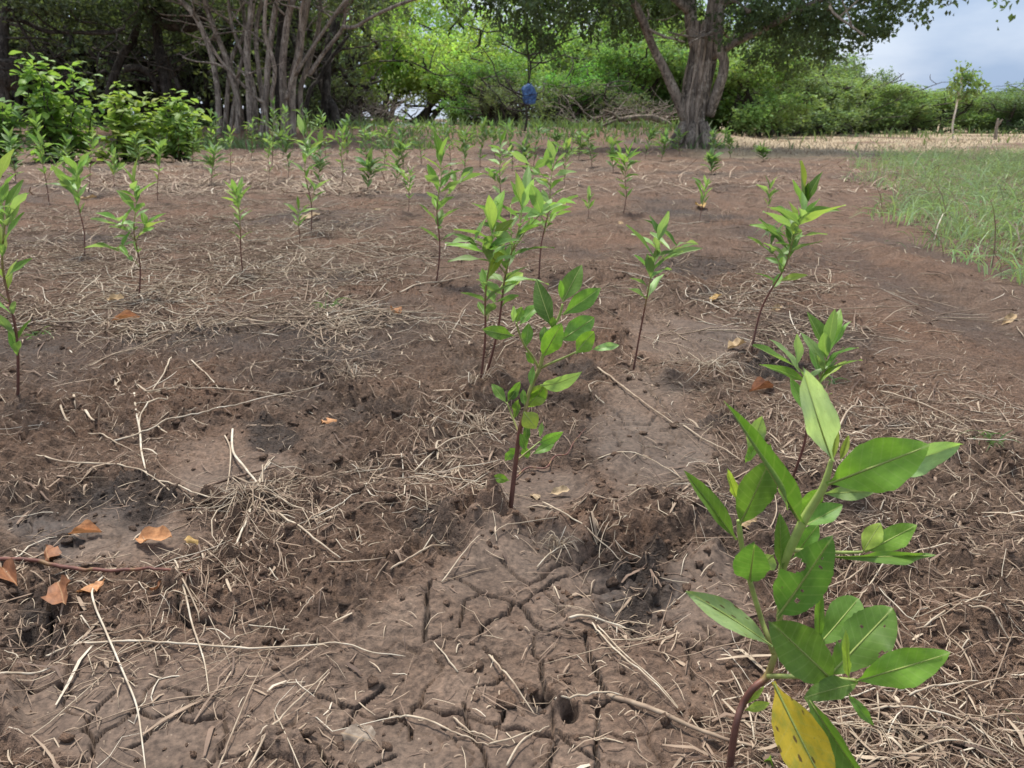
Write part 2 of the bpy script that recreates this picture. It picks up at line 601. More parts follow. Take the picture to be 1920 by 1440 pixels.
def soil_material():
    m, ns, ls, out = new_mat('soil')
    tc = ns.new('ShaderNodeTexCoord').outputs['Object']
    big = noise(ns, ls, 1.3, 5, .6, tc)
    mid = noise(ns, ls, 9, 6, .65, tc)
    fin = noise(ns, ls, 120, 5, .7, tc)
    dry = ramp(ns, ls, mid, [(.25, (.088, .056, .039)), (.5, (.175, .114, .079)), (.78, (.300, .210, .152))])
    red = mixc(ns, ls, ramp(ns, ls, big, [(.42, (0, 0, 0)), (.68, (.8, .8, .8))]), dry, (.225, .128, .080))
    grey = ramp(ns, ls, mid, [(.3, (.068, .050, .039)), (.7, (.140, .105, .082))])
    base = mixc(ns, ls, mathn(ns, ls, 'MULTIPLY', attr(ns, 'smooth'), .8), red, grey)
    wet_shade = ramp(ns, ls, mid, [(.3, (.036, .025, .019)), (.75, (.085, .061, .048))])
    dm = mathn(ns, ls, 'ADD', attr(ns, 'damp_shade'), mathn(ns, ls, 'MULTIPLY', mathn(ns, ls, 'SUBTRACT', mid, .5), 1.1))
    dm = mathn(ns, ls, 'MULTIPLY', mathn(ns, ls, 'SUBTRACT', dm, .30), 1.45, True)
    base = mixc(ns, ls, dm, base, wet_shade)  # one tone for moist soil and shade painted in cracks and stem hollows
    tan_ = ramp(ns, ls, mid, [(.3, (.36, .27, .17)), (.7, (.52, .42, .28))])
    base = mixc(ns, ls, attr(ns, 'tan'), base, tan_)
    speck = ramp(ns, ls, fin, [(.3, (.45, .45, .45)), (.5, (1, 1, 1)), (.7, (1.6, 1.57, 1.52))])
    base = mixc(ns, ls, 1.0, base, speck, 'MULTIPLY')
    # pale bits of chaff pressed into the mud
    vor = N(ns, 'ShaderNodeTexVoronoi', Scale=95.0)
    ls.new(tc, vor.inputs['Vector'])
    bits = ramp(ns, ls, vor.outputs['Distance'], [(.07, (1, 1, 1)), (.13, (0, 0, 0))])
    sel = ramp(ns, ls, noise(ns, ls, 60, 1, .5, tc), [(.58, (0, 0, 0)), (.62, (.75, .75, .75))])
    base = mixc(ns, ls, mathn(ns, ls, 'MULTIPLY', bits, sel), base, (.36, .28, .2))
    p = N(ns, 'ShaderNodeBsdfPrincipled')
    ls.new(base, p.inputs['Base Color'])
    rg = mathn(ns, ls, 'SUBTRACT', .92, mathn(ns, ls, 'MULTIPLY', dm, .28))
    ls.new(rg, p.inputs['Roughness'])
    p.inputs['Specular IOR Level'].default_value = .35
    b1 = N(ns, 'ShaderNodeBump', Strength=1.0, Distance=.010)
    ls.new(fin, b1.inputs['Height'])
    rs = mathn(ns, ls, 'SUBTRACT', .95, mathn(ns, ls, 'MULTIPLY', attr(ns, 'smooth'), .82))
    ls.new(rs, b1.inputs['Strength'])
    b2 = N(ns, 'ShaderNodeBump', Strength=1.0, Distance=.03)
    ls.new(noise(ns, ls, 38, 6, .7, tc), b2.inputs['Height'])
    ls.new(rs, b2.inputs['Strength'])
    ls.new(b2.outputs[0], b1.inputs['Normal'])
    ls.new(b1.outputs[0], p.inputs['Normal'])
    ls.new(p.outputs[0], out.inputs['Surface'])
    return m


def foliage_material(name, vein=False, trans=.35, rough=.5, spots=False):
    """base colour = the object's own colour, varied leaf by leaf"""
    m, ns, ls, out = new_mat(name)
    oi = ns.new('ShaderNodeObjectInfo')
    col = oi.outputs['Color']
    tint = attr(ns, 'tint')
    if vein:
        u, v = attr(ns, 'lu'), attr(ns, 'lv')
        hsv = N(ns, 'ShaderNodeHueSaturation')
        ls.new(mathn(ns, ls, 'ADD', .492, mathn(ns, ls, 'MULTIPLY', oi.outputs['Random'], .018)), hsv.inputs['Hue'])
        ls.new(mathn(ns, ls, 'ADD', .78, mathn(ns, ls, 'MULTIPLY', oi.outputs['Random'], .4)), hsv.inputs['Value'])
        ls.new(col, hsv.inputs['Color'])
        col = hsv.outputs[0]
        tc = ns.new('ShaderNodeTexCoord').outputs['Object']
        col = mixc(ns, ls, 1.0, col, ramp(ns, ls, noise(ns, ls, 5, 4, .6, tc), [(.3, (.8, .82, .8)), (.7, (1.18, 1.15, 1.15))]), 'MULTIPLY')
        # pale midrib and faint side veins
        au = mathn(ns, ls, 'ABSOLUTE', u)
        rib = mathn(ns, ls, 'SUBTRACT', 1.0, mathn(ns, ls, 'MULTIPLY', au, 15.0), True)
        side = mathn(ns, ls, 'SINE', mathn(ns, ls, 'MULTIPLY', mathn(ns, ls, 'SUBTRACT', v, mathn(ns, ls, 'MULTIPLY', au, .16)), 62.0))
        side = mathn(ns, ls, 'MULTIPLY', mathn(ns, ls, 'SUBTRACT', side, .80, True), .8)
        pale = mixc(ns, ls, .55, col, (.55, .62, .30))
        col = mixc(ns, ls, side, col, pale)
        col = mixc(ns, ls, mathn(ns, ls, 'MULTIPLY', rib, .7), col, (.40, .50, .20))
        geo = ns.new('ShaderNodeNewGeometry')
        under = mixc(ns, ls, .42, col, (.26, .36, .22))
        col = mixc(ns, ls, geo.outputs['Backfacing'], col, under)
        dust = ramp(ns, ls, noise(ns, ls, 30, 3, .7, tc), [(.62, (0, 0, 0)), (.72, (.55, .55, .55))])
        col = mixc(ns, ls, dust, col, (.16, .15, .08))
        if spots:
            col = mixc(ns, ls, ramp(ns, ls, noise(ns, ls, 3.2, 5, .65, tc), [(.48, (0, 0, 0)), (.66, (.7, .7, .7))]), col, (.24, .34, .07))
            vo = N(ns, 'ShaderNodeTexVoronoi', Scale=6.5)
            ls.new(tc, vo.inputs['Vector'])
            sp = ramp(ns, ls, mathn(ns, ls, 'ADD', vo.outputs['Distance'], mathn(ns, ls, 'MULTIPLY', noise(ns, ls, 9, 5, .7, tc), .55)), [(.42, (.9, .9, .9)), (.50, (0, 0, 0))])
            col = mixc(ns, ls, sp, col, (.12, .07, .03))
    else:
        hsv = N(ns, 'ShaderNodeHueSaturation')
        hsv.inputs['Saturation'].default_value = .84
        ls.new(mathn(ns, ls, 'ADD', .475, mathn(ns, ls, 'MULTIPLY', tint, .05)), hsv.inputs['Hue'])
        ls.new(mathn(ns, ls, 'ADD', .55, mathn(ns, ls, 'MULTIPLY', tint, .9)), hsv.inputs['Value'])
        ls.new(col, hsv.inputs['Color'])
        col = hsv.outputs[0]
    p = N(ns, 'ShaderNodeBsdfPrincipled', Roughness=rough)
    p.inputs['Specular IOR Level'].default_value = .3
    ls.new(col, p.inputs['Base Color'])
    tr = ns.new('ShaderNodeBsdfTranslucent')
    tcol = mixc(ns, ls, 1.0, col, (1.25, 1.3, .55), 'MULTIPLY')
    ls.new(tcol, tr.inputs['Color'])
    mx = ns.new('ShaderNodeMixShader')
    mx.inputs[0].default_value = trans
    ls.new(p.outputs[0], mx.inputs[1])
    ls.new(tr.outputs[0], mx.inputs[2])
    ls.new(mx.outputs[0], out.inputs['Surface'])
    return m


def bark_material(name, c0, c1, scale=14):
    m, ns, ls, out = new_mat(name)
    tc = ns.new('ShaderNodeTexCoord').outputs['Object']
    mp = N(ns, 'ShaderNodeMapping')
    mp.inputs['Scale'].default_value = (1, 1, .16)
    ls.new(tc, mp.inputs['Vector'])
    n = noise(ns, ls, scale, 6, .65, mp.outputs[0])
    n2 = noise(ns, ls, 2.2, 3, .5, tc)
    col = ramp(ns, ls, n, [(.3, c0), (.68, c1)])
    col = mixc(ns, ls, 1.0, col, ramp(ns, ls, n2, [(.3, (.62, .6, .58)), (.7, (1.25, 1.25, 1.22))]), 'MULTIPLY')
    col = mixc(ns, ls, 1.0, col, ramp(ns, ls, attr(ns, 'tint'), [(0, (.4, .4, .4)), (.5, (1, 1, 1)), (1, (1.55, 1.5, 1.45))]), 'MULTIPLY')
    lich = ramp(ns, ls, noise(ns, ls, 5.5, 6, .7, tc), [(.54, (0, 0, 0)), (.62, (.6, .6, .6))])
    col = mixc(ns, ls, lich, col, (c1[0] * 1.45, c1[1] * 1.5, c1[2] * 1.45))
    fis = ramp(ns, ls, noise(ns, ls, scale * 2.3, 4, .7, mp.outputs[0]), [(.38, (.35, .35, .35)), (.5, (1, 1, 1))])
    col = mixc(ns, ls, 1.0, col, fis, 'MULTIPLY')
    p = N(ns, 'ShaderNodeBsdfPrincipled', Roughness=.9)
    p.inputs['Specular IOR Level'].default_value = .2
    ls.new(col, p.inputs['Base Color'])
    b = N(ns, 'ShaderNodeBump', Strength=.8, Distance=.05)
    ls.new(n, b.inputs['Height'])
    ls.new(b.outputs[0], p.inputs['Normal'])
    ls.new(p.outputs[0], out.inputs['Surface'])
    return m


def stem_material():
    m, ns, ls, out = new_mat('sapling_stem')
    tc = ns.new('ShaderNodeTexCoord').outputs['Object']
    n = noise(ns, ls, 60, 4, .6, tc)
    t = mathn(ns, ls, 'ADD', attr(ns, 'tint'), mathn(ns, ls, 'MULTIPLY', mathn(ns, ls, 'SUBTRACT', n, .5), .25))
    col = ramp(ns, ls, t, [(.05, (.10, .05, .038)), (.42, (.17, .062, .042)), (.6, (.26, .20, .07)), (.95, (.30, .38, .10))])
    col = mixc(ns, ls, 1.0, col, ramp(ns, ls, n, [(.3, (.75, .75, .75)), (.7, (1.25, 1.25, 1.25))]), 'MULTIPLY')
    p = N(ns, 'ShaderNodeBsdfPrincipled', Roughness=.55)
    ls.new(col, p.inputs['Base Color'])
    ls.new(p.outputs[0], out.inputs['Surface'])
    return m


def straw_material():
    m, ns, ls, out = new_mat('straw')
    tc = ns.new('ShaderNodeTexCoord').outputs['Object']
    n = noise(ns, ls, 45, 4, .6, tc)
    col = ramp(ns, ls, attr(ns, 'tint'), [(0, (.10, .065, .048)), (.25, (.22, .150, .108)), (.55, (.35, .262, .185)), (.85, (.50, .41, .30)), (1, (.62, .55, .44))])
    col = mixc(ns, ls, 1.0, col, ramp(ns, ls, n, [(.3, (.72, .7, .68)), (.7, (1.15, 1.15, 1.15))]), 'MULTIPLY')
    p = N(ns, 'ShaderNodeBsdfPrincipled', Roughness=.7)
    p.inputs['Specular IOR Level'].default_value = .3
    ls.new(col, p.inputs['Base Color'])
    ls.new(p.outputs[0], out.inputs['Surface'])
    return m


def deadleaf_material():
    m, ns, ls, out = new_mat('dead_leaf')
    tc = ns.new('ShaderNodeTexCoord').outputs['Object']
    col = ns.new('ShaderNodeObjectInfo').outputs['Color']
    n = noise(ns, ls, 5, 5, .6, tc)
    col = mixc(ns, ls, 1.0, col, ramp(ns, ls, n, [(.3, (.55, .5, .45)), (.65, (1.2, 1.2, 1.15))]), 'MULTIPLY')
    rib = mathn(ns, ls, 'SUBTRACT', 1.0, mathn(ns, ls, 'MULTIPLY', mathn(ns, ls, 'ABSOLUTE', attr(ns, 'lu')), 14.0), True)
    col = mixc(ns, ls, mathn(ns, ls, 'MULTIPLY', rib, .5), col, (.5, .33, .17))
    p = N(ns, 'ShaderNodeBsdfPrincipled', Roughness=.65)
    ls.new(col, p.inputs['Base Color'])
    tr = ns.new('ShaderNodeBsdfTranslucent')
    ls.new(col, tr.inputs['Color'])
    mx = ns.new('ShaderNodeMixShader')
    mx.inputs[0].default_value = .18
    ls.new(p.outputs[0], mx.inputs[1])
    ls.new(tr.outputs[0], mx.inputs[2])
    ls.new(mx.outputs[0], out.inputs['Surface'])
    return m


M_SOIL = soil_material()
M_LEAF = foliage_material('sapling_leaf', True, .42, .46)
M_LEAFSPOT = foliage_material('spotted_leaf', True, .30, .45, True)
M_FOL = foliage_material('foliage', False, .44, .55)
M_GRASS = foliage_material('grass_blade', False, .3, .6)
M_BARK = bark_material('bark_grey', (.17, .14, .118), (.48, .405, .345))
M_BARKD = bark_material('bark_dark', (.042, .036, .031), (.125, .106, .092))
M_WHITE = bark_material('bark_white', (.40, .37, .32), (.70, .66, .59), 9)
M_LOG = bark_material('bark_pale', (.16, .125, .10), (.36, .30, .24), 9)
M_STEM = stem_material()
M_STRAW = straw_material()
M_DEAD = deadleaf_material()

# ------------------------------------------------------------------ ground: one sheet to the horizon
ys = list(np.linspace(-400, -20, 10)) + list(np.linspace(-14, -1, 10)) + list(np.linspace(-.7, .54, 30))
y = .56
while y < 45:
    ys.append(y)
    y += min(.6, .00135 * (max(y, .62) / .62) ** 1.85)
ys += list(np.geomspace(46, 900, 40))
ys = np.array(ys)
NF = 880
uf = np.linspace(-1, 1, NF)
ext = 1 + np.geomspace(.02, 60, 26)
us = np.concatenate([-ext[::-1], uf, ext])
W = .60 + .715 * np.clip(ys, 0, 60) + np.where(ys < 0, np.abs(ys) * .05, 0)
GX = us[None, :] * W[:, None]
GY = np.repeat(ys[:, None], len(us), 1)
gx, gy = GX.ravel(), GY.ravel()
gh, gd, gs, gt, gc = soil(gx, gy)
nr, nc = GX.shape
G_H, G_D, G_S, G_T = (a.reshape(nr, nc) for a in (gh, gd, gs, gt))
ii = np.arange(nr * nc).reshape(nr, nc)
gf = np.stack([ii[:-1, :-1], ii[:-1, 1:], ii[1:, 1:], ii[1:, :-1]], -1).reshape(-1, 4)
ground = link('ground', mesh_np('ground', np.stack([gx, gy, gh], 1), gf, {'damp_shade': np.clip(gd, 0, 1), 'smooth': gs, 'tan': gt}, M_SOIL), kind='structure')
print('ground quads', len(gf))

# lagoon behind the thicket
m, ns, ls, out = new_mat('lagoon_water')
p = N(ns, 'ShaderNodeBsdfPrincipled', Roughness=.12)
p.inputs['Base Color'].default_value = (.10, .12, .11, 1)
b = N(ns, 'ShaderNodeBump', Strength=.25, Distance=.05)
ls.new(noise(ns, ls, 3.0, 3, .5, ns.new('ShaderNodeTexCoord').outputs['Object']), b.inputs['Height'])
ls.new(b.outputs[0], p.inputs['Normal'])
ls.new(p.outputs[0], out.inputs['Surface'])
ang = np.linspace(0, 2 * math.pi, 80, endpoint=False)
rr = 1 + .12 * np.sin(ang * 5) + .07 * np.sin(ang * 11 + 1)
V = np.stack([-42 + 42 * rr * np.cos(ang), 88 + 56 * rr * np.sin(ang), np.full(80, .075)], 1)
me = bpy.data.meshes.new('lagoon')
me.from_pydata(V.tolist(), [], [tuple(range(80))])
me.materials.append(m)
link('lagoon', me, kind='structure')


# ------------------------------------------------------------------ straw, crumbs, grass (uncountable)
def strips(P, Wd, tint, sides=2, up=None):
    """P (n,k,3) centre lines, Wd (n,k) half widths -> verts, quads, tints"""
    n, k, _ = P.shape
    T = np.gradient(P, axis=1)
    T /= np.linalg.norm(T, axis=2, keepdims=True) + 1e-9
    U = np.zeros_like(P)
    U[..., 2] = 1
    if up is not None:
        U = np.repeat(up[:, None, :], k, 1)
    S = np.cross(T, U)
    S /= np.linalg.norm(S, axis=2, keepdims=True) + 1e-9
    Nn = np.cross(S, T)
    if sides == 2:
        V = np.stack([P - S * Wd[..., None], P + S * Wd[..., None]], 2)
    else:
        an = np.arange(sides) * 2 * math.pi / sides + .5
        V = P[:, :, None, :] + Wd[:, :, None, None] * (np.cos(an)[None, None, :, None] * S[:, :, None, :] + np.sin(an)[None, None, :, None] * Nn[:, :, None, :])
    V = V.reshape(-1, 3)
    idx = np.arange(n * k * sides).reshape(n, k, sides)
    if sides == 2:
        F = np.stack([idx[:, :-1, 0], idx[:, :-1, 1], idx[:, 1:, 1], idx[:, 1:, 0]], -1).reshape(-1, 4)
    else:
        r = np.roll(idx, -1, axis=2)
        F = np.stack([idx[:, :-1], r[:, :-1], r[:, 1:], idx[:, 1:]], -1).reshape(-1, 4)
    return V, F, np.repeat(tint, k * sides)


STRAW_AREAS = [(1600, 790, 300, 110, .7), (1740, 1130, 260, 260, .36), (500, 470, 330, 90, .9), (280, 560, 330, 90, .7),
               (1290, 690, 130, 60, 1.0), (480, 960, 150, 90, .6), (860, 820, 110, 60, .8), (640, 640, 90, 80, .8),
               (1180, 1190, 100, 40, .4), (1030, 1010, 110, 70, .6), (200, 480, 260, 80, .8), (780, 420, 260, 60, .6),
               (430, 1110, 130, 70, .6), (1500, 640, 140, 40, .7), (1650, 1380, 260, 100, .55), (360, 1250, 330, 90, .35),
               (500, 330, 330, 60, .7), (1450, 540, 140, 60, .4), (820, 900, 160, 60, .5), (1290, 900, 90, 70, .6),
               (150, 720, 200, 60, .45), (900, 640, 160, 50, .4)]


def straw_density(x, y):
    PX, PY = proj(x, y)
    d = np.full(x.shape, .085)
    for c in STRAW_AREAS:
        d = np.maximum(d, c[4] * ell(PX, PY, c, .5))
    d = d * (.35 + 1.1 * sstep(-.35, .45, fbm(x, y, 2.2, 2, 101)))
    road = sstep(1560, 1700, PX - (PY - 420) * .9) * sstep(380, 430, PY) * (1 - sstep(640, 760, PY))
    return np.clip(d * (1 - .8 * road) * (1 - .85 * lookup(G_S, x, y)), 0.008, 1)


def sample_ground(n, y0, y1, power=1.0, dens=straw_density):
    xs, yy = [], []
    while sum(map(len, xs)) < n:
        v = RNG.random(n * 3)
        yv = (y0 ** (1 - power) + v * (y1 ** (1 - power) - y0 ** (1 - power))) ** (1 / (1 - power)) if power != 1 else y0 * (y1 / y0) ** v
        xv = (RNG.random(n * 3) * 2 - 1) * (.55 + .71 * yv)
        keep = RNG.random(n * 3) < dens(xv, yv)
        xs.append(xv[keep]); yy.append(yv[keep])
    return np.concatenate(xs)[:n], np.concatenate(yy)[:n]


def straw_paths(x, y, L, k, lift, curl=1.0):
    n = len(x)
    th = RNG.random(n) * 2 * math.pi
    cur = RNG.normal(0, .9 * curl, n) / k
    P = np.zeros((n, k, 3))
    px, py = x.copy(), y.copy()
    kink = (RNG.random((n, k)) < .14) * RNG.normal(0, .8, (n, k))
    for j in range(k):
        P[:, j, 0], P[:, j, 1] = px, py
        th = th + cur + kink[:, j]
        px = px + np.cos(th) * L / (k - 1)
        py = py + np.sin(th) * L / (k - 1)
    Z = Hs(P[..., 0].ravel(), P[..., 1].ravel()).reshape(n, k)
    # a stiff stalk bridges hollows: straight line between its ends, never under the soil
    t = np.linspace(0, 1, k)[None]
    line = Z[:, :1] * (1 - t) + Z[:, -1:] * t
    tilt = np.abs(RNG.normal(0, 1, n))[:, None] * lift * L[:, None] * (t if True else 0)
    P[..., 2] = np.maximum(Z, .6 * line + .4 * Z) + RNG.uniform(-.0015, .003, n)[:, None] + tilt + .004 * np.sin(t * math.pi) * RNG.random(n)[:, None]
    return P


VV, FF, TT, off = [], [], [], 0


def push(V, F, t):
    global off
    VV.append(V); FF.append(F + off); TT.append(t)
    off += len(V)


def flush(name, mat, **kw):
    global off
    me = mesh_np(name, np.concatenate(VV), np.concatenate(FF), {'tint': np.concatenate(TT)}, mat)
    VV.clear(); FF.clear(); TT.clear(); off = 0
    return link(name, me, **kw)


# near straw: three-sided stalks
x, y = sample_ground(4700, .55, 2.6, 1.0)
L = np.clip(RNG.lognormal(-3.05, .6, len(x)), .012, .22)
P = straw_paths(x, y, L, 6, .05, .3)
wd = (.0003 + .0008 * RNG.random(len(x)) ** 1.6)[:, None] * np.array([.8, 1, 1, 1, .8, .5])[None]
push(*strips(P, wd, np.clip(RNG.normal(.50, .28, len(x)), 0, 1), 3))
# flattened, broken blades close by
x, y = sample_ground(1700, .55, 3.0, 1.0)
L = np.clip(RNG.lognormal(-3.3, .5, len(x)), .012, .12)
P = straw_paths(x, y, L, 4, .03, .35)
P[..., 2] += .001
wd = (.0009 + .0020 * RNG.random(len(x)) ** 2)[:, None] * np.array([.7, 1, .9, .45])[None]
push(*strips(P, wd, np.clip(RNG.normal(.36, .25, len(x)), 0, 1), 2))
# middle distance
x, y = sample_ground(13000, 2.3, 9, 1.0)
L = np.clip(RNG.lognormal(-2.4, .55, len(x)), .03, .40)
P = straw_paths(x, y, L, 4, .10, .6)
wd = (.0008 + .0016 * RNG.random(len(x)))[:, None] * np.array([.8, 1, 1, .5])[None]
push(*strips(P, wd, np.clip(RNG.normal(.62, .25, len(x)), 0, 1), 3))
# far
x, y = sample_ground(13000, 7, 20, 1.0, lambda a, b: np.clip(straw_density(a, b) + .12, 0, 1))
L = np.clip(RNG.lognormal(-1.7, .5, len(x)), .06, .6)
P = straw_paths(x, y, L, 3, .12, 1.0)
wd = (.003 + .004 * RNG.random(len(x)))[:, None] * np.array([.8, 1, .5])[None]
push(*strips(P, wd, np.clip(RNG.normal(.5, .22, len(x)), 0, 1), 2))
flush('straw_litter', M_STRAW, label='dry broken straw and grass litter scattered over the bare brown soil', cat='straw litter', kind='stuff')

# hair-fine roots and chaff close to the camera
x, y = sample_ground(14000, .55, 3.4, 1.0, lambda a, b: np.clip(straw_density(a, b) + .25 * (1 - .85 * lookup(G_S, a, b)), 0, 1))
L = np.clip(RNG.lognormal(-4.0, .5, len(x)), .006, .06)
P = straw_paths(x, y, L, 4, .08, .8)
wd = (.0003 + .0006 * RNG.random(len(x)))[:, None] * np.array([.8, 1, 1, .5])[None]
push(*strips(P, wd, np.clip(RNG.normal(.40, .26, len(x)), 0, 1), 2))
flush('chaff', M_STRAW, label='fine chaff and root hairs strewn over the mud', cat='chaff', kind='stuff')

# soil crumbs
ico_v = np.array([(0, 0, -1), (.72, -.53, -.45), (-.28, -.85, -.45), (-.89, 0, -.45), (-.28, .85, -.45), (.72, .53, -.45),
                  (.28, -.85, .45), (-.72, -.53, .45), (-.72, .53, .45), (.28, .85, .45), (.89, 0, .45), (0, 0, 1)])
ico_f = np.array([(0, 1, 2), (1, 0, 5), (0, 2, 3), (0, 3, 4), (0, 4, 5), (1, 5, 10), (2, 1, 6), (3, 2, 7), (4, 3, 8), (5, 4, 9), (1, 10, 6),
                  (2, 6, 7), (3, 7, 8), (4, 8, 9), (5, 9, 10), (6, 10, 11), (7, 6, 11), (8, 7, 11), (9, 8, 11), (10, 9, 11)])


def crumb_density(a, b):
    PX, PY = proj(a, b)
    d = np.full(a.shape, .18)
    for c in PITS:
        d = np.maximum(d, .8 * c[5] * ell(PX, PY, (c[0], c[1], c[2] * 1.3, c[3] * 1.3), .5))
    for c in LUMPS:
        d = np.maximum(d, .9 * ell(PX, PY, (c[0], c[1], c[2] * 1.3, c[3] * 1.3), .5))
    s = lookup(G_S, a, b)
    road = sstep(1480, 1620, PX + (PY - 500) * -.55) * sstep(330, 380, PY) * (1 - sstep(700, 900, PY))
    return np.clip(d * (1 - .75 * s) * (1 - .85 * road), 0.01, 1)


x, y = sample_ground(6000, .55, 3.6, 1.0, crumb_density)
n = len(x)
sz = np.clip(RNG.lognormal(-5.9, .55, n), .0012, .009) * (1 + .12 * (y - .6))
V = ico_v[None] * (1 + .35 * RNG.normal(0, 1, (n, 12, 1))) * sz[:, None, None] * np.stack([RNG.uniform(.7, 1.3, n), RNG.uniform(.7, 1.3, n), RNG.uniform(.5, .9, n)], 1)[:, None, :]
a = RNG.random(n) * 6.28
c_, s_ = np.cos(a)[:, None], np.sin(a)[:, None]
V = np.stack([V[..., 0] * c_ - V[..., 1] * s_, V[..., 0] * s_ + V[..., 1] * c_, V[..., 2]], -1)
hh, dd = Hs(x, y), lookup(G_D, x, y)
V = V + np.stack([x, y, hh + sz * .25], 1)[:, None, :]
F = (ico_f[None] + (np.arange(n) * 12)[:, None, None]).reshape(-1, 3)
link('soil_crumbs', mesh_np('soil_crumbs', V.reshape(-1, 3), F, {'damp_shade': np.repeat(np.clip(dd - .3, 0, 1), 12), 'smooth': np.zeros(n * 12), 'tan': np.zeros(n * 12)}, M_SOIL),
     label='loose brown soil crumbs and small clods on the ground', cat='soil crumbs', kind='stuff')


# ------------------------------------------------------------------ grass
def blades(x, y, L, k, wd, lean, tint, dir_bias=None):
    n = len(x)
    th = RNG.random(n) * 2 * math.pi if dir_bias is None else RNG.normal(dir_bias, 1.0, n)
    t = np.linspace(0, 1, k)[None]
    bend = np.clip(RNG.normal(lean, .3, n), .05, 1.5)[:, None]
    hor = L[:, None] * np.sin(bend * t ** 1.0) * t
    ver = L[:, None] * np.cos(bend * t * 1.1) * t
    P = np.stack([x[:, None] + np.cos(th)[:, None] * hor, y[:, None] + np.sin(th)[:, None] * hor, Hs(x, y)[:, None] - .01 + np.maximum(ver, .0)], -1)
    w = wd[:, None] * np.clip(1.05 - t ** 2, .08, 1)
    up = np.stack([np.cos(th + RNG.normal(0, .6, n)), np.sin(th + RNG.normal(0, .6, n)), np.full(n, .3)], 1)
    return strips(P, w, tint, 2, up)


def grass_dens(a, b):
    PX, PY = proj(a, b)
    left = np.where(PY < 330, 1660 + (PY - 285) * .2, np.where(PY < 430, 1669 + (PY - 330) * .35, 1704 + (PY - 430) * 1.9))
    wob = 40 * fbm(a, b, .9, 2, 131)
    e = sstep(-70, 60, PX - left + wob) * sstep(278, 290, PY + wob * .1) * (1 - sstep(520, 545, PY + wob * .3))
    return e * (.5 + .5 * sstep(-.3, .3, fbm(a, b, 1.5, 2, 133)))


def sample_box(n, x0, x1, y0, y1, dens, pw=1.0):
    xs, yy, c = [], [], 0
    while c < n:
        yv = y0 * (y1 / y0) ** RNG.random(n * 4)
        xv = RNG.uniform(x0, x1, n * 4)
        k = RNG.random(n * 4) < dens(xv, yv)
        xs.append(xv[k]); yy.append(yv[k]); c += k.sum()
    return np.concatenate(xs)[:n], np.concatenate(yy)[:n]


tx_, ty_ = sample_box(1900, 1.8, 13, 3.2, 15, grass_dens)
pick = RNG.integers(0, len(tx_), 42000)
x = tx_[pick] + RNG.normal(0, .07, len(pick)) * (.5 + ty_[pick] / 10)
y = ty_[pick] + RNG.normal(0, .10, len(pick)) * (.5 + ty_[pick] / 10)
hgt = RNG.uniform(.6, 1.25, len(tx_))[pick]
L = np.clip(RNG.normal(.18, .08, len(x)), .05, .45) * np.clip(.55 + y / 14, .5, 1.2) * hgt
tnt = np.clip(RNG.normal(.5, .2, len(tx_))[pick] + RNG.normal(0, .16, len(x)), 0, 1)
push(*blades(x, y, L, 4, .0018 + .0030 * RNG.random(len(x)), 1.0, tnt))
g = flush('grass', M_GRASS, label='patch of long pale green grass beside the bare path', cat='grass', kind='stuff')
g.color = (.30, .42, .185, 1)
x, y = sample_box(2600, 1.8, 13, 3.2, 15, grass_dens)
L = np.clip(RNG.normal(.30, .12, len(x)), .08, .55)
push(*blades(x, y, L, 5, .0016 + .002 * RNG.random(len(x)), 1.0, np.clip(RNG.normal(.65, .2, len(x)), 0, 1)))
flush('dry_grass', M_STRAW, label='dry tan stems mixed into the green grass patch', cat='dry grass', kind='stuff')


def tan_dens(a, b):
    return lookup(G_T, a, b)


x, y = sample_box(9000, 3, 26, 15, 34, tan_dens)
L = np.clip(RNG.normal(.10, .05, len(x)), .03, .3)
push(*blades(x, y, L, 3, .004 + .006 * RNG.random(len(x)), .7, np.clip(RNG.normal(.68, .15, len(x)), 0, 1)))
flush('dry_turf', M_STRAW, label='short straw coloured dry turf beyond the large tree', cat='dry grass', kind='stuff')
x, y = sample_box(6500, -16, 30, 17.5, 38, lambda a, b: np.clip(.25 + fbm(a, b, .3, 2, 151), 0, 1) * np.where((a > 5) & (b < 29), .06, np.where((a < 5) & (b < 26), 1.6, .6)))
L = np.clip(RNG.normal(.24, .11, len(x)), .05, .6)
push(*blades(x, y, L, 4, .010 + .018 * RNG.random(len(x)), .6, np.clip(RNG.normal(.5, .2, len(x)), 0, 1)))
g = flush('weeds', M_GRASS, label='low green weeds along the foot of the far trees and scrub', cat='weeds', kind='stuff')
g.color = (.16, .25, .09, 1)


# ------------------------------------------------------------------ trees and scrub: helpers
def leaf_cloud(C, D, L, Wd, tint, rng=RNG):
    """n folded diamond leaves: centres C, axis D, lengths, half widths"""
    n = len(C)
    D = D / (np.linalg.norm(D, axis=1, keepdims=True) + 1e-9)
    R = rng.normal(0, 1, (n, 3))
    S = np.cross(D, R)
    S /= np.linalg.norm(S, axis=1, keepdims=True) + 1e-9
    Nn = np.cross(S, D)
    l, w = L[:, None], Wd[:, None]
    b = C - D * l * .5
    V = np.stack([b, C + S * w + Nn * w * .35 - D * l * .05, C + D * l * .5 - Nn * l * .08, C - S * w + Nn * w * .35 - D * l * .05], 1).reshape(-1, 3)
    F = np.arange(n * 4).reshape(n, 4)
    return V, F, np.repeat(tint, 4)


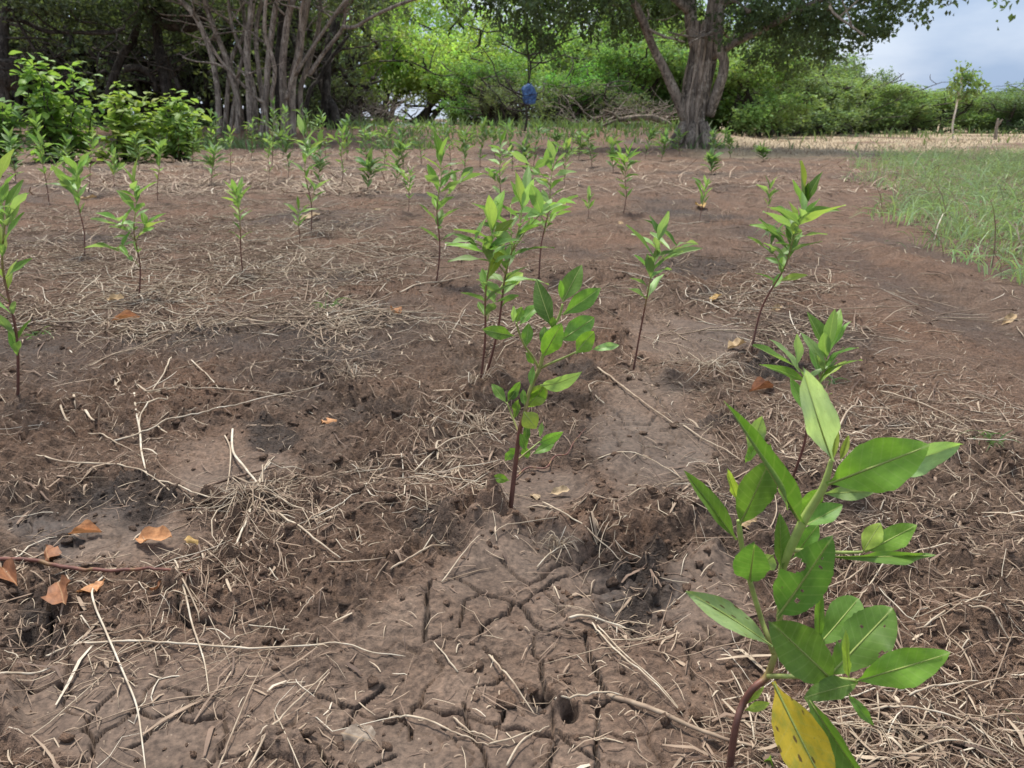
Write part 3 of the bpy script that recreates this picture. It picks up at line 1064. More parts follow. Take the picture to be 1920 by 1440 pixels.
def crown_mesh(name, blobs, n_twig, per, leaf, spread, droop=.3, rng=RNG, shell=.55):
    """blobs: (cx,cy,cz,rx,ry,rz,weight). Twigs sit through each blob, leaves along each twig."""
    wts = np.array([b[6] for b in blobs]); wts = wts / wts.sum()
    pick = rng.choice(len(blobs), n_twig, p=wts)
    B = np.array([b[:6] for b in blobs])[pick]
    d = rng.normal(0, 1, (n_twig, 3)); d /= np.linalg.norm(d, axis=1, keepdims=True)
    r = shell + (1 - shell) * rng.random(n_twig) ** .7
    r *= rng.uniform(.72, 1.18, n_twig)
    C = B[:, :3] + d * r[:, None] * B[:, 3:]
    out = d * .7 + rng.normal(0, .6, (n_twig, 3))
    out[:, 2] -= droop
    out /= np.linalg.norm(out, axis=1, keepdims=True)
    ts = rng.random((n_twig, per))
    base_t = np.clip(.5 + .28 * rng.normal(0, 1, n_twig) + .18 * d[:, 2], 0, 1)
    P = C[:, None, :] + out[:, None, :] * (ts[..., None] - .5) * spread * 2 + rng.normal(0, spread * .28, (n_twig, per, 3))
    A = out[:, None, :] * .8 + rng.normal(0, .7, (n_twig, per, 3))
    A[..., 2] -= droop * .4
    P, A = P.reshape(-1, 3), A.reshape(-1, 3)
    L = leaf * np.clip(rng.normal(1, .28, len(P)), .4, 1.8)
    t = np.clip(np.repeat(base_t, per) + rng.normal(0, .12, len(P)), 0, 1)
    V, F, T = leaf_cloud(P, A, L, L * rng.uniform(.22, .36, len(P)), t)
    return mesh_np(name, V, F, {'tint': T}, M_FOL, False)


def blob_px(cx, cy, rx, ry, Y, dY, w=None):
    p = at(cx, cy, Y)
    k = pxsize(p)
    return (p.x, p.y, p.z, rx * k, dY, ry * k, w if w else rx * ry * k * k * dY)


def wander(a, b, n, amp):
    a, b = Vector(a), Vector(b)
    L = (b - a).length
    out = []
    for i in range(n + 1):
        t = i / n
        p = a.lerp(b, t)
        if 0 < i:
            p += Vector((random.gauss(0, 1), random.gauss(0, 1), random.gauss(0, .6))) * amp * L
        out.append(p)
    return catmull(out, 3)


def wander2(a, b, n, amp):
    a, b = Vector(a), Vector(b)
    L = (b - a).length
    out = [a]
    for i in range(1, n + 1):
        out.append(a.lerp(b, i / n) + Vector((random.gauss(0, 1), random.gauss(0, 1), random.gauss(0, .6))) * amp * L)
    return catmull(out, 2) if n < 5 else out


def branch_tree(mb, base, top, r, depth=2, n=4, sides=6, amp=.05):
    """limbs that fork; used for scrub and thicket skeletons"""
    path = wander2(base, top, 3 if depth else 2, amp)
    mb.tube(path, lerps([r, r * .75, r * .45], len(path)), sides, random.uniform(.3, .7))
    if depth:
        L = (Vector(top) - Vector(base)).length
        for _ in range(n):
            i = random.randint(len(path) // 3, len(path) - 1)
            d = Vector((random.gauss(0, 1), random.gauss(0, 1), random.uniform(.0, 1.1))).normalized()
            branch_tree(mb, path[i], path[i] + d * L * random.uniform(.35, .65), r * .45, depth - 1, max(2, n - 1), max(3, sides - 1), amp * 1.3)


def empty(name, loc, label=None, cat=None, group=None):
    o = bpy.data.objects.new(name, None)
    COL.objects.link(o)
    o.location = loc
    o.empty_display_size = .1
    return tag(o, label, cat, group)


def copy_thing(src, loc, rz=0, sc=(1, 1, 1), label=None, group=None, color=None):
    o = src.copy()
    COL.objects.link(o)
    o.location = loc
    o.rotation_euler = (0, 0, rz)
    o.scale = sc
    if label:
        o['label'] = label
    if group:
        o['group'] = group
    for ch in src.children:
        c = ch.copy()
        COL.objects.link(c)
        c.parent = o
        if color and c.name.startswith('crown'):
            c.color = color + (1,)
    return o


# ------------------------------------------------------------------ the large tree on the right
TY = 18.2
tb = at(1297, 278, TY)
tb.z = gz(tb.x, tb.y)
big = empty('large_tree', tb, 'large tree with a thick fluted trunk and spreading dark canopy at the right', 'tree')


def rel(o, pts):
    return [Vector(p) - o.location for p in pts]


def ppath(pts, Y, dY=None):
    return [at(a, b_, Y + (dY[i] if dY else 0)) for i, (a, b_) in enumerate(pts)]


KP = .82 * pxsize(at(1300, 150, TY))
mb = MB()
core = catmull(rel(big, ppath([(1297, 286), (1299, 240), (1302, 195), (1310, 150), (1318, 100), (1322, 60)], TY)), 6)
mb.tube(core, [v * KP for v in lerps([26, 23, 26, 28, 26, 18], len(core))], 22, .45, .07)
# fused vertical strands that make the trunk fluted
for k in range(26):
    an = k / 26 * 6.283 + random.uniform(-.15, .15)
    pts = []
    rad = lerps([30, 24, 27, 29, 29, 29], 6)
    for i, (cx, cy) in enumerate([(1297, 288), (1299, 240), (1302, 195), (1310, 150), (1319, 100), (1326, 40)]):
        a2 = an + .10 * i * math.sin(k * 2.1)
        q = at(cx, cy, TY) - big.location
        q += Vector((math.cos(a2), math.sin(a2), 0)) * rad[i] * KP * random.uniform(.78, 1.05)
        pts.append(q)
    pts = catmull(pts, 5)
    mb.tube(pts, [v * KP for v in lerps([9, 5, random.uniform(3, 7), random.uniform(3, 7), 5, 4], len(pts))], 7, random.uniform(.08, .95), .06)
# buttress feet
for k in range(7):
    an = k / 7 * 6.283 + random.uniform(-.2, .2)
    d = Vector((math.cos(an), math.sin(an), 0))
    L = random.uniform(.40, .58)
    p0 = d * .22 + Vector((0, 0, .55))
    mb.tube(catmull([p0, d * .40 + Vector((0, 0, .2)), d * L + Vector((0, 0, -.03))], 4), lerps([.08, .10, .04], 9), 6, .5, .05)
link('trunk', mb.mesh('trunk', M_BARK), big)
LIMBS = [([(1286, 222), (1266, 175), (1247, 133), (1226, 92), (1206, 42), (1180, -15), (1150, -80)], [14, 12, 10, 9, 9, 8, 6], [0, -.2, -.3, -.4, -.6, -.8, -1]),
         ([(1330, 215), (1347, 165), (1358, 120), (1347, 85), (1350, 30), (1362, -50)], [13, 12, 11, 10, 10, 8], [0, -.3, -.4, -.4, -.3, 0]),
         ([(1335, 105), (1375, 82), (1430, 55), (1500, 18), (1570, -15), (1680, -60)], [9, 8, 7, 6, 6, 5], [-.2, -.5, -1, -1.6, -2.2, -3]),
         ([(1312, 100), (1298, 50), (1290, 0), (1270, -70), (1230, -160)], [20, 15, 13, 11, 8], [0, 0, .2, .4, .8]),
         ([(1325, 80), (1335, 30), (1345, -20), (1370, -100), (1420, -200)], [20, 16, 14, 12, 8], [0, -.1, -.2, -.6, -1.2]),
         ([(1290, 20), (1240, -20), (1130, -60), (1000, -70), (900, -60)], [9, 9, 8, 7, 5], [0, -.4, -1, -1.4, -1.6]),
         ([(1350, 10), (1450, -40), (1600, -70), (1760, -60), (1900, -30)], [10, 9, 8, 6, 4], [-.2, -1, -2.4, -4, -5.5])]
for pts, rw, dy in LIMBS:
    mb = MB()
    q = catmull(rel(big, ppath(pts, TY, dy)), 5)
    mb.tube(q, [v * KP for v in lerps(rw, len(q))], 9, .5, .05)
    for _ in range(7):
        i = random.randint(int(len(q) * .62), len(q) - 1)
        d = Vector((random.gauss(0, 1), random.gauss(0, 1), random.uniform(-.5, .7))).normalized()
        branch_tree(mb, q[i], q[i] + d * random.uniform(.8, 1.8), .035, 1, 3, 5, .07)
    link('limb', mb.mesh('limb', M_BARK), big)
blobs = [blob_px(*b) for b in [
    (1000, 10, 110, 62, 17, 1.4), (1010, 70, 55, 50, 17.2, .8), (1120, 10, 110, 60, 17.6, 1.6), (1180, 50, 60, 40, 18.6, 1), (900, -10, 90, 40, 16.8, 1.2),
    (1240, 10, 90, 50, 19.2, 1.6), (1290, 70, 40, 30, 20, .8), (1430, 30, 120, 60, 17.4, 1.6), (1530, 40, 110, 62, 16.6, 1.4), (1600, 45, 75, 58, 15.8, 1), (1470, 105, 85, 40, 18.8, 1.2),
    (1560, 100, 45, 36, 17.4, .8), (1680, 5, 95, 40, 14.8, 1.1), (1780, -14, 90, 26, 13.6, .9), (1880, 0, 50, 34, 12.2, .7), (1640, 60, 40, 36, 15.4, .6),
    (1400, 80, 60, 40, 19.4, 1),
    (1050, -140, 260, 110, 18, 3.5), (1350, -190, 300, 130, 18, 4.5), (1650, -150, 260, 100, 15.5, 3), (1350, -330, 260, 130, 19, 3.5)]]
blobs = [(b[0] - tb.x, b[1] - tb.y, b[2] - tb.z) + b[3:] for b in blobs]
vis = [b[:6] + (b[6] * 2.4,) if i < 17 else b for i, b in enumerate(blobs)]
c = link('crown', crown_mesh('crown', vis, 3600, 17, .092, .19, .55, shell=.15), big)
c.color = (.105, .16, .07, 1)
c['label'] = 'dark drooping canopy of small leaves'

# ------------------------------------------------------------------ many-stemmed pale tree, left
LY = 21.0
lb = at(500, 232, LY)
lb.z = gz(lb.x, lb.y)
multi = empty('multi_stemmed_tree', lb, 'tree of many slim pale grey stems rising from one clump at the left', 'tree')
KL = pxsize(at(500, 120, LY))
STEMS = [([(1235, 740), (1230, 620), (1220, 480), (1195, 330), (1150, 200), (1090, 80), (960, -60), (840, -260)], 12, 0, .55),
         ([(1500, 700), (1490, 600), (1440, 550), (1330, 440), (1240, 340), (1180, 240), (1120, 120)], 6.5, -.5, .6),
         ([(1325, 740), (1340, 590), (1290, 400), (1260, 300), (1200, 150), (1150, 0), (1080, -240)], 12, .1, .62),
         ([(1410, 740), (1400, 480), (1390, 250), (1410, 100), (1420, -30), (1400, -260)], 14, -.2, .5),
         ([(1495, 720), (1460, 430), (1440, 250), (1450, 100), (1480, -30), (1500, -250)], 10, .3, .4),
         ([(1470, 730), (1500, 480), (1520, 250), (1560, -20), (1620, -260)], 13, -.3, .55),
         ([(1540, 730), (1560, 400), (1580, 200), (1600, -20), (1610, -280)], 18, .6, .3),
         ([(1600, 740), (1590, 450), (1600, 250), (1620, 100), (1650, -20), (1700, -250)], 15, -.3, .6),
         ([(1640, 745), (1640, 500), (1680, 300), (1700, 150), (1730, -20), (1760, -260)], 17, -.1, .6),
         ([(1280, 720), (1340, 440), (1360, 340), (1400, 200), (1400, 40)], 8, .2, .55),
         ([(1255, 720), (1300, 350), (1370, 200), (1370, 60), (1330, -120)], 9, .4, .5),
         ([(1660, 420), (1750, 280), (1850, 130), (1930, 20), (2050, -100)], 7, -.4, .55),
         ([(1900, 740), (1880, 620), (1830, 530), (1790, 440), (1720, 340), (1650, 220), (1600, 60)], 18, 1.0, .2),
         ([(1830, 740), (1835, 450), (1850, 250), (1900, 100), (1990, -80)], 20, 1.2, .2),
         ([(1690, 740), (1740, 520), (1790, 450), (1860, 330), (1960, 200)], 9, .8, .25),
         ([(1370, 740), (1330, 480), (1250, 260), (1180, 100), (1150, -80)], 9, .5, .4),
         ([(1440, 740), (1430, 500), (1360, 300), (1300, 120), (1280, -60)], 8, .2, .55),
         ([(1560, 740), (1530, 560), (1545, 380), (1490, 180), (1500, -40)], 9, -.5, .7),
         ([(1610, 560), (1660, 380), (1700, 240), (1690, 80), (1720, -60)], 7, -.5, .7),
         ([(1700, 720), (1690, 520), (1740, 340), (1790, 160), (1800, -60)], 11, .3, .4),
         ([(1930, 150), (2000, 150), (2100, 90), (2260, 20), (2400, -30), (2560, -110)], 7, -.6, .55),
         ([(1740, 420), (1820, 300), (1930, 150), (1940, 0), (1980, -160)], 8, -.3, .5)]
for pts, rw, dy, tn in STEMS:
    mb = MB()
    q0 = rel(multi, ppath([(a / 3, b_ / 3) for a, b_ in pts], LY, [dy * (1 + .3 * i) for i in range(len(pts))]))
    if pts[0][1] > 690:
        q0[0].z = -.12
    q = catmull(q0, 5)
    mb.tube(q, [v * KL * .44 for v in lerps([1.25, 1, .95, .9, .7], len(q)) for v in [v * rw]], 8, tn, .06)
    for _ in range(3):
        i = random.randint(len(q) // 2, len(q) - 1)
        d = Vector((random.gauss(0, 1), random.gauss(0, .8), random.uniform(.1, .9))).normalized()
        branch_tree(mb, q[i], q[i] + d * random.uniform(.6, 1.6), .028, 1, 3, 4, .08)
    link('stem', mb.mesh('stem', M_BARK if tn > .35 else M_BARKD), multi)
blobs = [blob_px(*b) for b in [(330, -60, 150, 60, 21, 2), (520, -50, 150, 50, 20.6, 2), (640, 5, 70, 40, 21.5, 1.2), (690, -30, 120, 45, 20.5, 1.5), (720, 20, 60, 30, 21.5, 1), (200, -20, 120, 60, 22, 2), (430, 10, 60, 30, 22.5, 1),
                               (580, 30, 50, 40, 22.5, 1), (420, -220, 350, 120, 21, 4)]]
blobs = [(b[0] - lb.x, b[1] - lb.y, b[2] - lb.z) + b[3:] for b in blobs]
c = link('crown', crown_mesh('crown', blobs, 2000, 15, .10, .22, .5, shell=.1), multi)
c.color = (.115, .16, .08, 1)

# ------------------------------------------------------------------ dark trees on the far left
DARK = [('dark trunked tree at the very left edge with a long horizontal branch', 20.5,
         [([(20, 300), (22, 200), (30, 90), (35, 0), (20, -90)], 9), ([(33, 110), (70, 110), (130, 120), (260, 175), (400, 180), (600, 185), (700, 160)], 4.5),
          ([(30, 40), (80, 60), (160, 5), (220, -40)], 4), ([(60, 60), (200, 290), (260, 420), (300, 520)], 3), ([(25, 330), (60, 440), (110, 470)], 22), ([(0, 440), (60, 420), (140, 410)], 26)], 3.0),
        ('leaning dark trunk in the thicket right of the yellow green shrub', 22.5,
         [([(950, 620), (930, 450), (900, 330), (880, 150), (860, -40)], 11), ([(600, 580), (640, 440), (680, 330), (760, 190), (800, -40)], 8),
          ([(700, 390), (780, 380), (850, 430), (880, 520)], 7), ([(850, 0), (950, 90), (1060, 120), (1110, 60)], 26), ([(1010, 500), (960, 380), (900, 260)], 4)], 3.0)]
for lab, Y, limbs, div in DARK:
    b0 = at(limbs[0][0][0][0] / div, 240, Y)
    b0.z = gz(b0.x, b0.y)
    o = empty('dark_tree', b0, lab, 'tree')
    for j, (pts, rw) in enumerate(limbs):
        pp = [(a / div, b_ / div) for a, b_ in pts]
        if j == 0:
            pp = [(pp[0][0], 250)] + pp
        q0 = rel(o, ppath(pp, Y, [.12 * i for i in range(len(pp))]))
        if j == 0:
            q0[0].z = -.12
        q = catmull(q0, 5)
        mb = MB()
        k = pxsize(q[0] + o.location)
        mb.tube(q, [v * k for v in lerps([rw, rw * .9, rw * .7], len(q))], 8, .45, .08)
        for _ in range(5):
            i = random.randint(len(q) // 3, len(q) - 1)
            d = Vector((random.gauss(0, 1), random.gauss(0, .6), random.uniform(-.3, .9))).normalized()
            branch_tree(mb, q[i], q[i] + d * random.uniform(.7, 1.6), .03, 2, 3, 4, .1)
        link('trunk' if j == 0 else 'limb', mb.mesh('limb', M_BARKD), o)
    cx = pp[0][0]
    bl = [blob_px(*b) for b in ([(60, -20, 120, 60, Y, 1.5), (170, 30, 90, 40, Y + 1, 1.2), (40, 60, 60, 30, Y + 1, 1)] if div and lab.startswith('dark') else
                                [(300, 0, 110, 50, Y, 1.5), (240, 60, 60, 30, Y + 1, 1), (350, 70, 50, 30, Y + 1, .8)])]
    bl = [(b[0] - b0.x, b[1] - b0.y, b[2] - b0.z) + b[3:] for b in bl]
    c = link('crown', crown_mesh('crown', bl, 420, 14, .10, .22, .3, shell=.1), o)
    c.color = (.11, .15, .075, 1)


# ------------------------------------------------------------------ scrub kinds
def make_scrub(name, h, w, n_twig, per, leaf, color, stems, droop=.1, bare=.25, barkm=None, lobes=9):
    o = empty(name, (0, 0, 0))
    mb = MB()
    bl = []
    for i in range(lobes):
        a = random.uniform(0, 6.283)
        r = random.uniform(.15, .75) * w * .5
        z = h * random.uniform(bare + .10, .86) * (1 - .25 * (r / (w * .5)) ** 2)
        s = random.uniform(.16, .30)
        bl.append((math.cos(a) * r, math.sin(a) * r, z, w * s, w * s, h * s * .72, 1))
    for i in range(stems):
        b = bl[i % lobes]
        a = random.uniform(0, 6.283)
        base = (math.cos(a) * .12 * w, math.sin(a) * .12 * w, -.05)
        branch_tree(mb, base, (b[0], b[1], b[2]), .012 * h + .012, 2, 3, 5, .07)
    link('trunk', mb.mesh('trunk', barkm or M_BARKD), o)
    c = link('crown', crown_mesh('crown', bl, n_twig, per, leaf, leaf * 2.3, droop, shell=.35), o)
    c.color = color + (1,)
    return o


def put(src, used, px, Y, h, w, label, cat, group=None, color=None, zoff=-.05):
    p = at(px, 222, Y)
    p.z = gz(p.x, p.y) + zoff
    sc = (w, w, h)
    if src.name not in used:
        used.add(src.name)
        o = src
        o.location = p
        o.scale = sc
        o.rotation_euler = (0, 0, random.uniform(0, 6.28))
        if color:
            for ch in o.children:
                if ch.name.startswith('crown'):
                    ch.color = color + (1,)
    else:
        o = copy_thing(src, p, random.uniform(0, 6.28), sc, None, None, color)
    tag(o, label, cat, group)
    return o


used = set()
S1 = make_scrub('scrub_bush', 1, 1, 700, 16, .026, (.11, .17, .05), 6, .1, .05)
S2 = make_scrub('scrub_bush', 1, 1, 720, 16, .026, (.10, .16, .055), 7, .1, .05, lobes=12)
S3 = make_scrub('scrub_bush', 1, 1, 640, 18, .030, (.12, .18, .045), 6, .2, .1, lobes=7)
T1 = make_scrub('bright_tree', 1, 1, 700, 16, .022, (.14, .24, .045), 6, .1, .22, lobes=13)
T2 = make_scrub('bright_tree', 1, 1, 620, 16, .024, (.13, .22, .05), 6, .1, .2, lobes=10)
K1 = make_scrub('thicket_tree', 1, 1, 300, 15, .024, (.045, .07, .028), 12, .2, .12, lobes=14)
K2 = make_scrub('thicket_tree', 1, 1, 260, 15, .026, (.05, .075, .03), 13, .2, .15, lobes=12)

ORD = ['first', 'second', 'third', 'fourth', 'fifth', 'sixth', 'seventh', 'eighth', 'ninth', 'tenth', 'eleventh', 'twelfth']
# hedge of scrub along the far side of the clearing, right
g_ = 'scrub bushes along the far edge of the clearing'
for i, (px, Y, h, w, src, colr) in enumerate([
        (1905, 36, 2.0, 4.2, S2, (.15, .23, .10)), (1845, 38, 1.9, 4.0, S1, (.17, .25, .10)), (1770, 38, 2.1, 4.4, S3, (.24, .35, .10)),
        (1700, 37, 2.2, 4.6, S2, (.21, .31, .10)), (1640, 36, 2.4, 4.8, S1, (.23, .33, .11)), (1580, 35, 2.6, 4.8, S3, (.23, .32, .11)),
        (1520, 33, 3.0, 4.8, S2, (.20, .28, .11)), (1460, 31, 2.9, 4.6, S1, (.18, .26, .10))]):
    put(src, used, px, Y, h, w, 'green scrub bush, %s from the right edge in the far hedge' % ORD[i], 'bush', g_, colr)
for px, Y, h, w, src, colr in [(1870, 46, 2.4, 6, S3, (.17, .25, .12)), (1650, 47, 2.9, 7, S1, (.19, .27, .13)), (1730, 47, 2.6, 6.5, S2, (.17, .25, .13)), (1560, 44, 3.2, 7, S2, (.17, .25, .12)), (1960, 44, 3.0, 6, S1, (.17, .25, .12)), (1990, 36, 2.4, 4.4, S1, (.15, .23, .10)), (2060, 36, 2.4, 4.4, S3, (.15, .23, .10))]:
    put(src, used, px, Y, h, w, 'hazy green bush showing just above the far right hedge', 'bush', 'bushes behind the far hedge', colr)
g_ = 'bushes behind the large tree'
for i, (px, Y, h, w, src, colr) in enumerate([(1080, 27, 2.4, 3.0, S2, (.17, .37, .06)), (1130, 28, 3.0, 4.0, S1, (.18, .33, .07)), (1200, 29, 3.3, 4.4, S3, (.20, .33, .09)), (1270, 30, 3.5, 4.6, S2, (.18, .30, .08)),
                               (1340, 31, 3.8, 5, S1, (.23, .35, .10)), (1400, 29, 3.2, 4.6, S3, (.26, .39, .11))]):
    put(src, used, px, Y, h, w, 'leafy bush behind the large trunk, %s rightward from the blue bag' % ORD[i], 'bush', g_, colr)
g_ = 'bright trees behind the gap'
for px, Y, h, w, src, colr, lab in [(770, 36, 6.6, 7.5, T1, (.40, .55, .12), 'brightest yellow green tree right of the pale stemmed tree'), (870, 40, 7.5, 8, T2, (.38, .54, .15), 'tall bright green tree left of the blue bag in the gap'),
                               (930, 34, 4.6, 5.5, T1, (.28, .45, .11), 'mid green tree just left of the blue bag'), (700, 38, 6.8, 7, T2, (.34, .49, .12), 'bright green tree seen through the right stems of the pale tree'),
                               (1010, 38, 7.0, 7, T1, (.24, .38, .10), 'green tree directly behind the blue bag'), (1110, 39, 7.2, 7, T2, (.26, .40, .10), 'green tree between the blue bag and the large trunk'),
                               (1210, 40, 7.6, 7.5, T1, (.28, .42, .11), 'light green tree seen left of the leaning limb of the large tree'), (905, 30, 2.6, 3.4, S3, (.13, .26, .05), 'low green bush left of the blue bag'),
                               (1300, 42, 8, 8, T2, (.18, .29, .08), 'green tree straight behind the large trunk'), (1360, 37, 5.6, 6, T2, (.21, .31, .09), 'light green tree right behind the large trunk'), (1480, 40, 5.0, 7, T1, (.19, .28, .10), 'pale green tree under the right end of the canopy')]:
    put(src, used, px, Y, h, w, lab, 'tree', g_, colr)
for px, Y, h, w, src, colr, lab in [(1430, 43, 6.4, 6, T2, (.20, .28, .12), 'taller tree behind the hedge just right of the large trunk'), (1530, 46, 5.4, 5, T1, (.19, .27, .13), 'narrow tree rising above the hedge under the canopy tip'), (1610, 50, 4.4, 4.5, T2, (.18, .26, .14), 'low hazy tree where the hedge meets the sky')]:
    put(src, used, px, Y, h, w, lab, 'tree', 'trees behind the hedge', colr)
g_ = 'dark thicket trees'
KC = (.16, .205, .10)
for i, (px, Y, h, w, src) in enumerate([(30, 25, 6.0, 5.5, K2), (110, 27, 7, 6, K1), (200, 26, 6.4, 5.5, K2), (290, 27, 7, 6, K1), (380, 26, 6.4, 5.5, K2), (470, 27, 6.8, 6, K1), (560, 26, 6.4, 5.5, K2), (640, 27, 6.2, 5.5, K1)]):
    put(src, used, px, Y, h, w, 'dark twiggy thicket tree, %s from the left edge' % ORD[i], 'tree', g_, KC)
for px, Y, h, w, src in [(-60, 26, 6.5, 6, K1), (60, 33, 7.5, 7, K2), (300, 34, 7.5, 7, K1), (520, 33, 7.5, 7, K2), (-160, 27, 7, 6, K2)]:
    put(src, used, px, Y, h, w, 'grey green tree deep in the left thicket', 'tree', 'trees deep in the thicket', (.24, .30, .15))
g_ = 'dark undergrowth'
for px, Y, h, w, src, lab in [(925, 26, 1.6, 2.6, K2, 'dark bush right of the bright water'), (960, 25, 1.9, 2.6, K1, 'dark bush left of the blue bag'), (1040, 26, 1.7, 2.6, K2, 'dark bush right of the blue bag'),
                         (610, 24, 1.8, 2.2, K2, 'dark bush at the right foot of the pale stems'), (1150, 25.5, 1.6, 2.6, K1, 'dark twiggy bush behind the fallen log')]:
    put(src, used, px, Y, h, w, lab, 'bush', g_, KC)
for i, x_ in enumerate(range(-70, 91, 16)):
    if -38 < x_ < -4:
        continue
    src = (S1, S2, S3)[i % 3]
    o = copy_thing(src, (x_, 74 + 6 * math.sin(i * 2.3), -.1), i * 1.3, (20, 12, 3.6 + .5 * math.sin(i * 1.7)), None, None, (.15, .22, .11))
    tag(o, 'distant tree belt showing pale green between the nearer bushes', 'tree', 'distant tree belt')

# slender pale tree standing alone at the right
p = at(1787, 258, 27.5)
p.z = gz(p.x, p.y)
pale = empty('slender_tree', p, 'slender young tree with a thin whitish trunk before the far hedge', 'tree')
mb = MB()
q = catmull(rel(pale, ppath([(1787, 262), (1786, 235), (1792, 205), (1797, 180), (1806, 160), (1812, 135)], 27.5)), 5)
k = pxsize(p)
mb.tube(q, [v * k for v in lerps([1.9, 1.7, 1.4, .9], len(q))], 7, .95, .04)
for t in (.55, .65, .75, .85):
    i = int(t * (len(q) - 1))
    d = Vector((random.choice((-1, 1)) * random.uniform(.5, 1), random.gauss(0, .4), .8)).normalized()
    mb.tube(wander(q[i], q[i] + d * .5, 3, .05), .016, 5, .8)
link('trunk', mb.mesh('trunk', M_WHITE), pale)
bl = [blob_px(*b) + () for b in [(1812, 146, 15, 12, 27.5, .3), (1792, 164, 15, 7, 27.4, .25), (1834, 158, 16, 7, 27.6, .25), (1812, 174, 22, 8, 27.5, .3), (1808, 130, 9, 8, 27.5, .2)]]
bl = [(b[0] - p.x, b[1] - p.y, b[2] - p.z) + b[3:] for b in bl]
c = link('crown', crown_mesh('crown', bl, 74, 7, .15, .26, .2, shell=.2), pale)
c.color = (.22, .33, .11, 1)

# weathered stump and fence-post-like trunk at far right
p = at(1868, 256, 27)
p.z = gz(p.x, p.y)
st = empty('weathered_stump', p, 'short grey weathered stump standing at the far right before the hedge', 'stump')
mb = MB()
k = pxsize(p)
mb.tube(catmull(rel(st, ppath([(1866, 262), (1868, 240), (1872, 222)], 27)), 4), [v * k for v in lerps([3.4, 2.6, 1.6], 9)], 8, .6, .15)
mb.tube(catmull(rel(st, ppath([(1868, 238), (1876, 228), (1880, 224)], 27)), 3), [v * k for v in lerps([2.5, 1.2], 7)], 6, .6, .1)
link('trunk', mb.mesh('trunk', M_BARK), st)

# fallen log and brush
p = at(1190, 232, 22.5)
p.z = gz(p.x, p.y)
k = pxsize(p)
log = empty('fallen_log', p, 'pale barkless fallen log arching over the ground left of the large tree', 'log')
mb = MB()
q = catmull(rel(log, ppath([(1125, 238), (1150, 228), (1185, 221), (1225, 221), (1262, 238)], 22.5, [0, .1, 0, -.1, 0])), 5)
mb.tube(q, [v * k for v in lerps([1.6, 3.2, 4.6, 5, 5], len(q))], 10, .45, .14)
mb.tube(catmull(rel(log, ppath([(1160, 223), (1148, 212), (1130, 206)], 22.5)), 4), [v * k for v in lerps([2.5, 1.2], 9)], 6, .7)
link('log_body', mb.mesh('log', M_LOG), log)
for lab, px0, px1, Y, n in (('tangled pile of grey dead branches behind the fallen log', 1090, 1260, 24, 46), ('heap of grey dead brush beside the lagoon between the trees', 640, 740, 25, 40)):
    p = at((px0 + px1) / 2, 235, Y)
    p.z = gz(p.x, p.y)
    mb = MB()
    for _ in range(n):
        a = at(random.uniform(px0, px1), 236, Y + random.uniform(-.8, .8)) - p
        a.z = random.uniform(0, .2)
        d = Vector((random.choice((-1, 1)) * random.uniform(.5, 1), random.gauss(0, .5), random.uniform(.05, .8))).normalized()
        branch_tree(mb, a, a + d * random.uniform(.6, 1.5), .018, 1, 3, 4, .08)
    o = link('brush_pile', mb.mesh('brush_pile', M_BARK), None, lab, 'brush pile', loc=p)

# blue bag hung on a cord from the large tree's limb
m, ns, ls, out = new_mat('blue_plastic')
pb = N(ns, 'ShaderNodeBsdfPrincipled', Roughness=.4)
tcb = ns.new('ShaderNodeTexCoord').outputs['Object']
ls.new(ramp(ns, ls, noise(ns, ls, 9, 4, .6, tcb), [(.35, (.015, .05, .17)), (.6, (.09, .20, .42)), (.75, (.22, .36, .58))]), pb.inputs['Base Color'])
ls.new(pb.outputs[0], out.inputs['Surface'])
BY = 17.5
p = at(992, 196, BY)
k = .82 * pxsize(p)
bag = empty('hanging_bag', p, 'crumpled blue plastic bag hanging on a cord below the canopy', 'bag')
nseg, nring = 14, 9
prof = [(0, .3), (2, .75), (8, .98), (16, 1.05), (24, 1.02), (32, .95), (38, .78), (42, .45), (45, .16)]
V, F = [], []
for i, (z, r) in enumerate(prof):
    for j in range(nseg):
        a = j / nseg * 6.283
        rr = r * (15 + 2.6 * math.sin(a * 3 + i * .8) + 1.6 * math.sin(a * 5 + 2 * i) + random.uniform(-1.8, 1.8)) * k
        V.append((rr * math.cos(a), rr * math.sin(a) * .75, z * k + random.uniform(-.6, .6) * k))
for i in range(len(prof) - 1):
    for j in range(nseg):
        F.append((i * nseg + j, i * nseg + (j + 1) % nseg, (i + 1) * nseg + (j + 1) % nseg, (i + 1) * nseg + j))
F.append(tuple(range(nseg))[::-1])
me = bpy.data.meshes.new('bag_body')
me.from_pydata(V, [], F)
me.materials.append(m)
link('bag_body', me, bag)
mb = MB()
mb.tube(rel(bag, ppath([(992, 160), (990, 110), (988, 50), (984, -30)], BY)), .012, 5, .4)
link('cord', mb.mesh('cord', M_BARKD), bag)
p = at(986, 240, 18)
p.z = gz(p.x, p.y)
mb = MB()
po = link('thin_dark_trunk', None, None, 'thin dark crooked trunk standing just below and behind the blue bag', 'tree', loc=p) if False else empty('crooked_tree', p, 'thin dark crooked tree standing just behind the blue bag', 'tree')
q = catmull(rel(po, ppath([(984, 246), (988, 215), (983, 180), (995, 130), (985, 60), (1000, -20)], 18, [0, 0, .2, .4, .6, .6])), 5)
mb.tube(q, [v * k for v in lerps([3, 2.6, 2.4, 2, 2, 1.4], len(q))], 7, .6, .08)
for _ in range(14):
    i = random.randint(len(q) // 4, len(q) - 1)
    d = Vector((random.gauss(0, 1), random.gauss(0, .5), random.uniform(.0, .9))).normalized()
    branch_tree(mb, q[i], q[i] + d * random.uniform(.8, 1.6), .02, 2, 3, 4, .08)
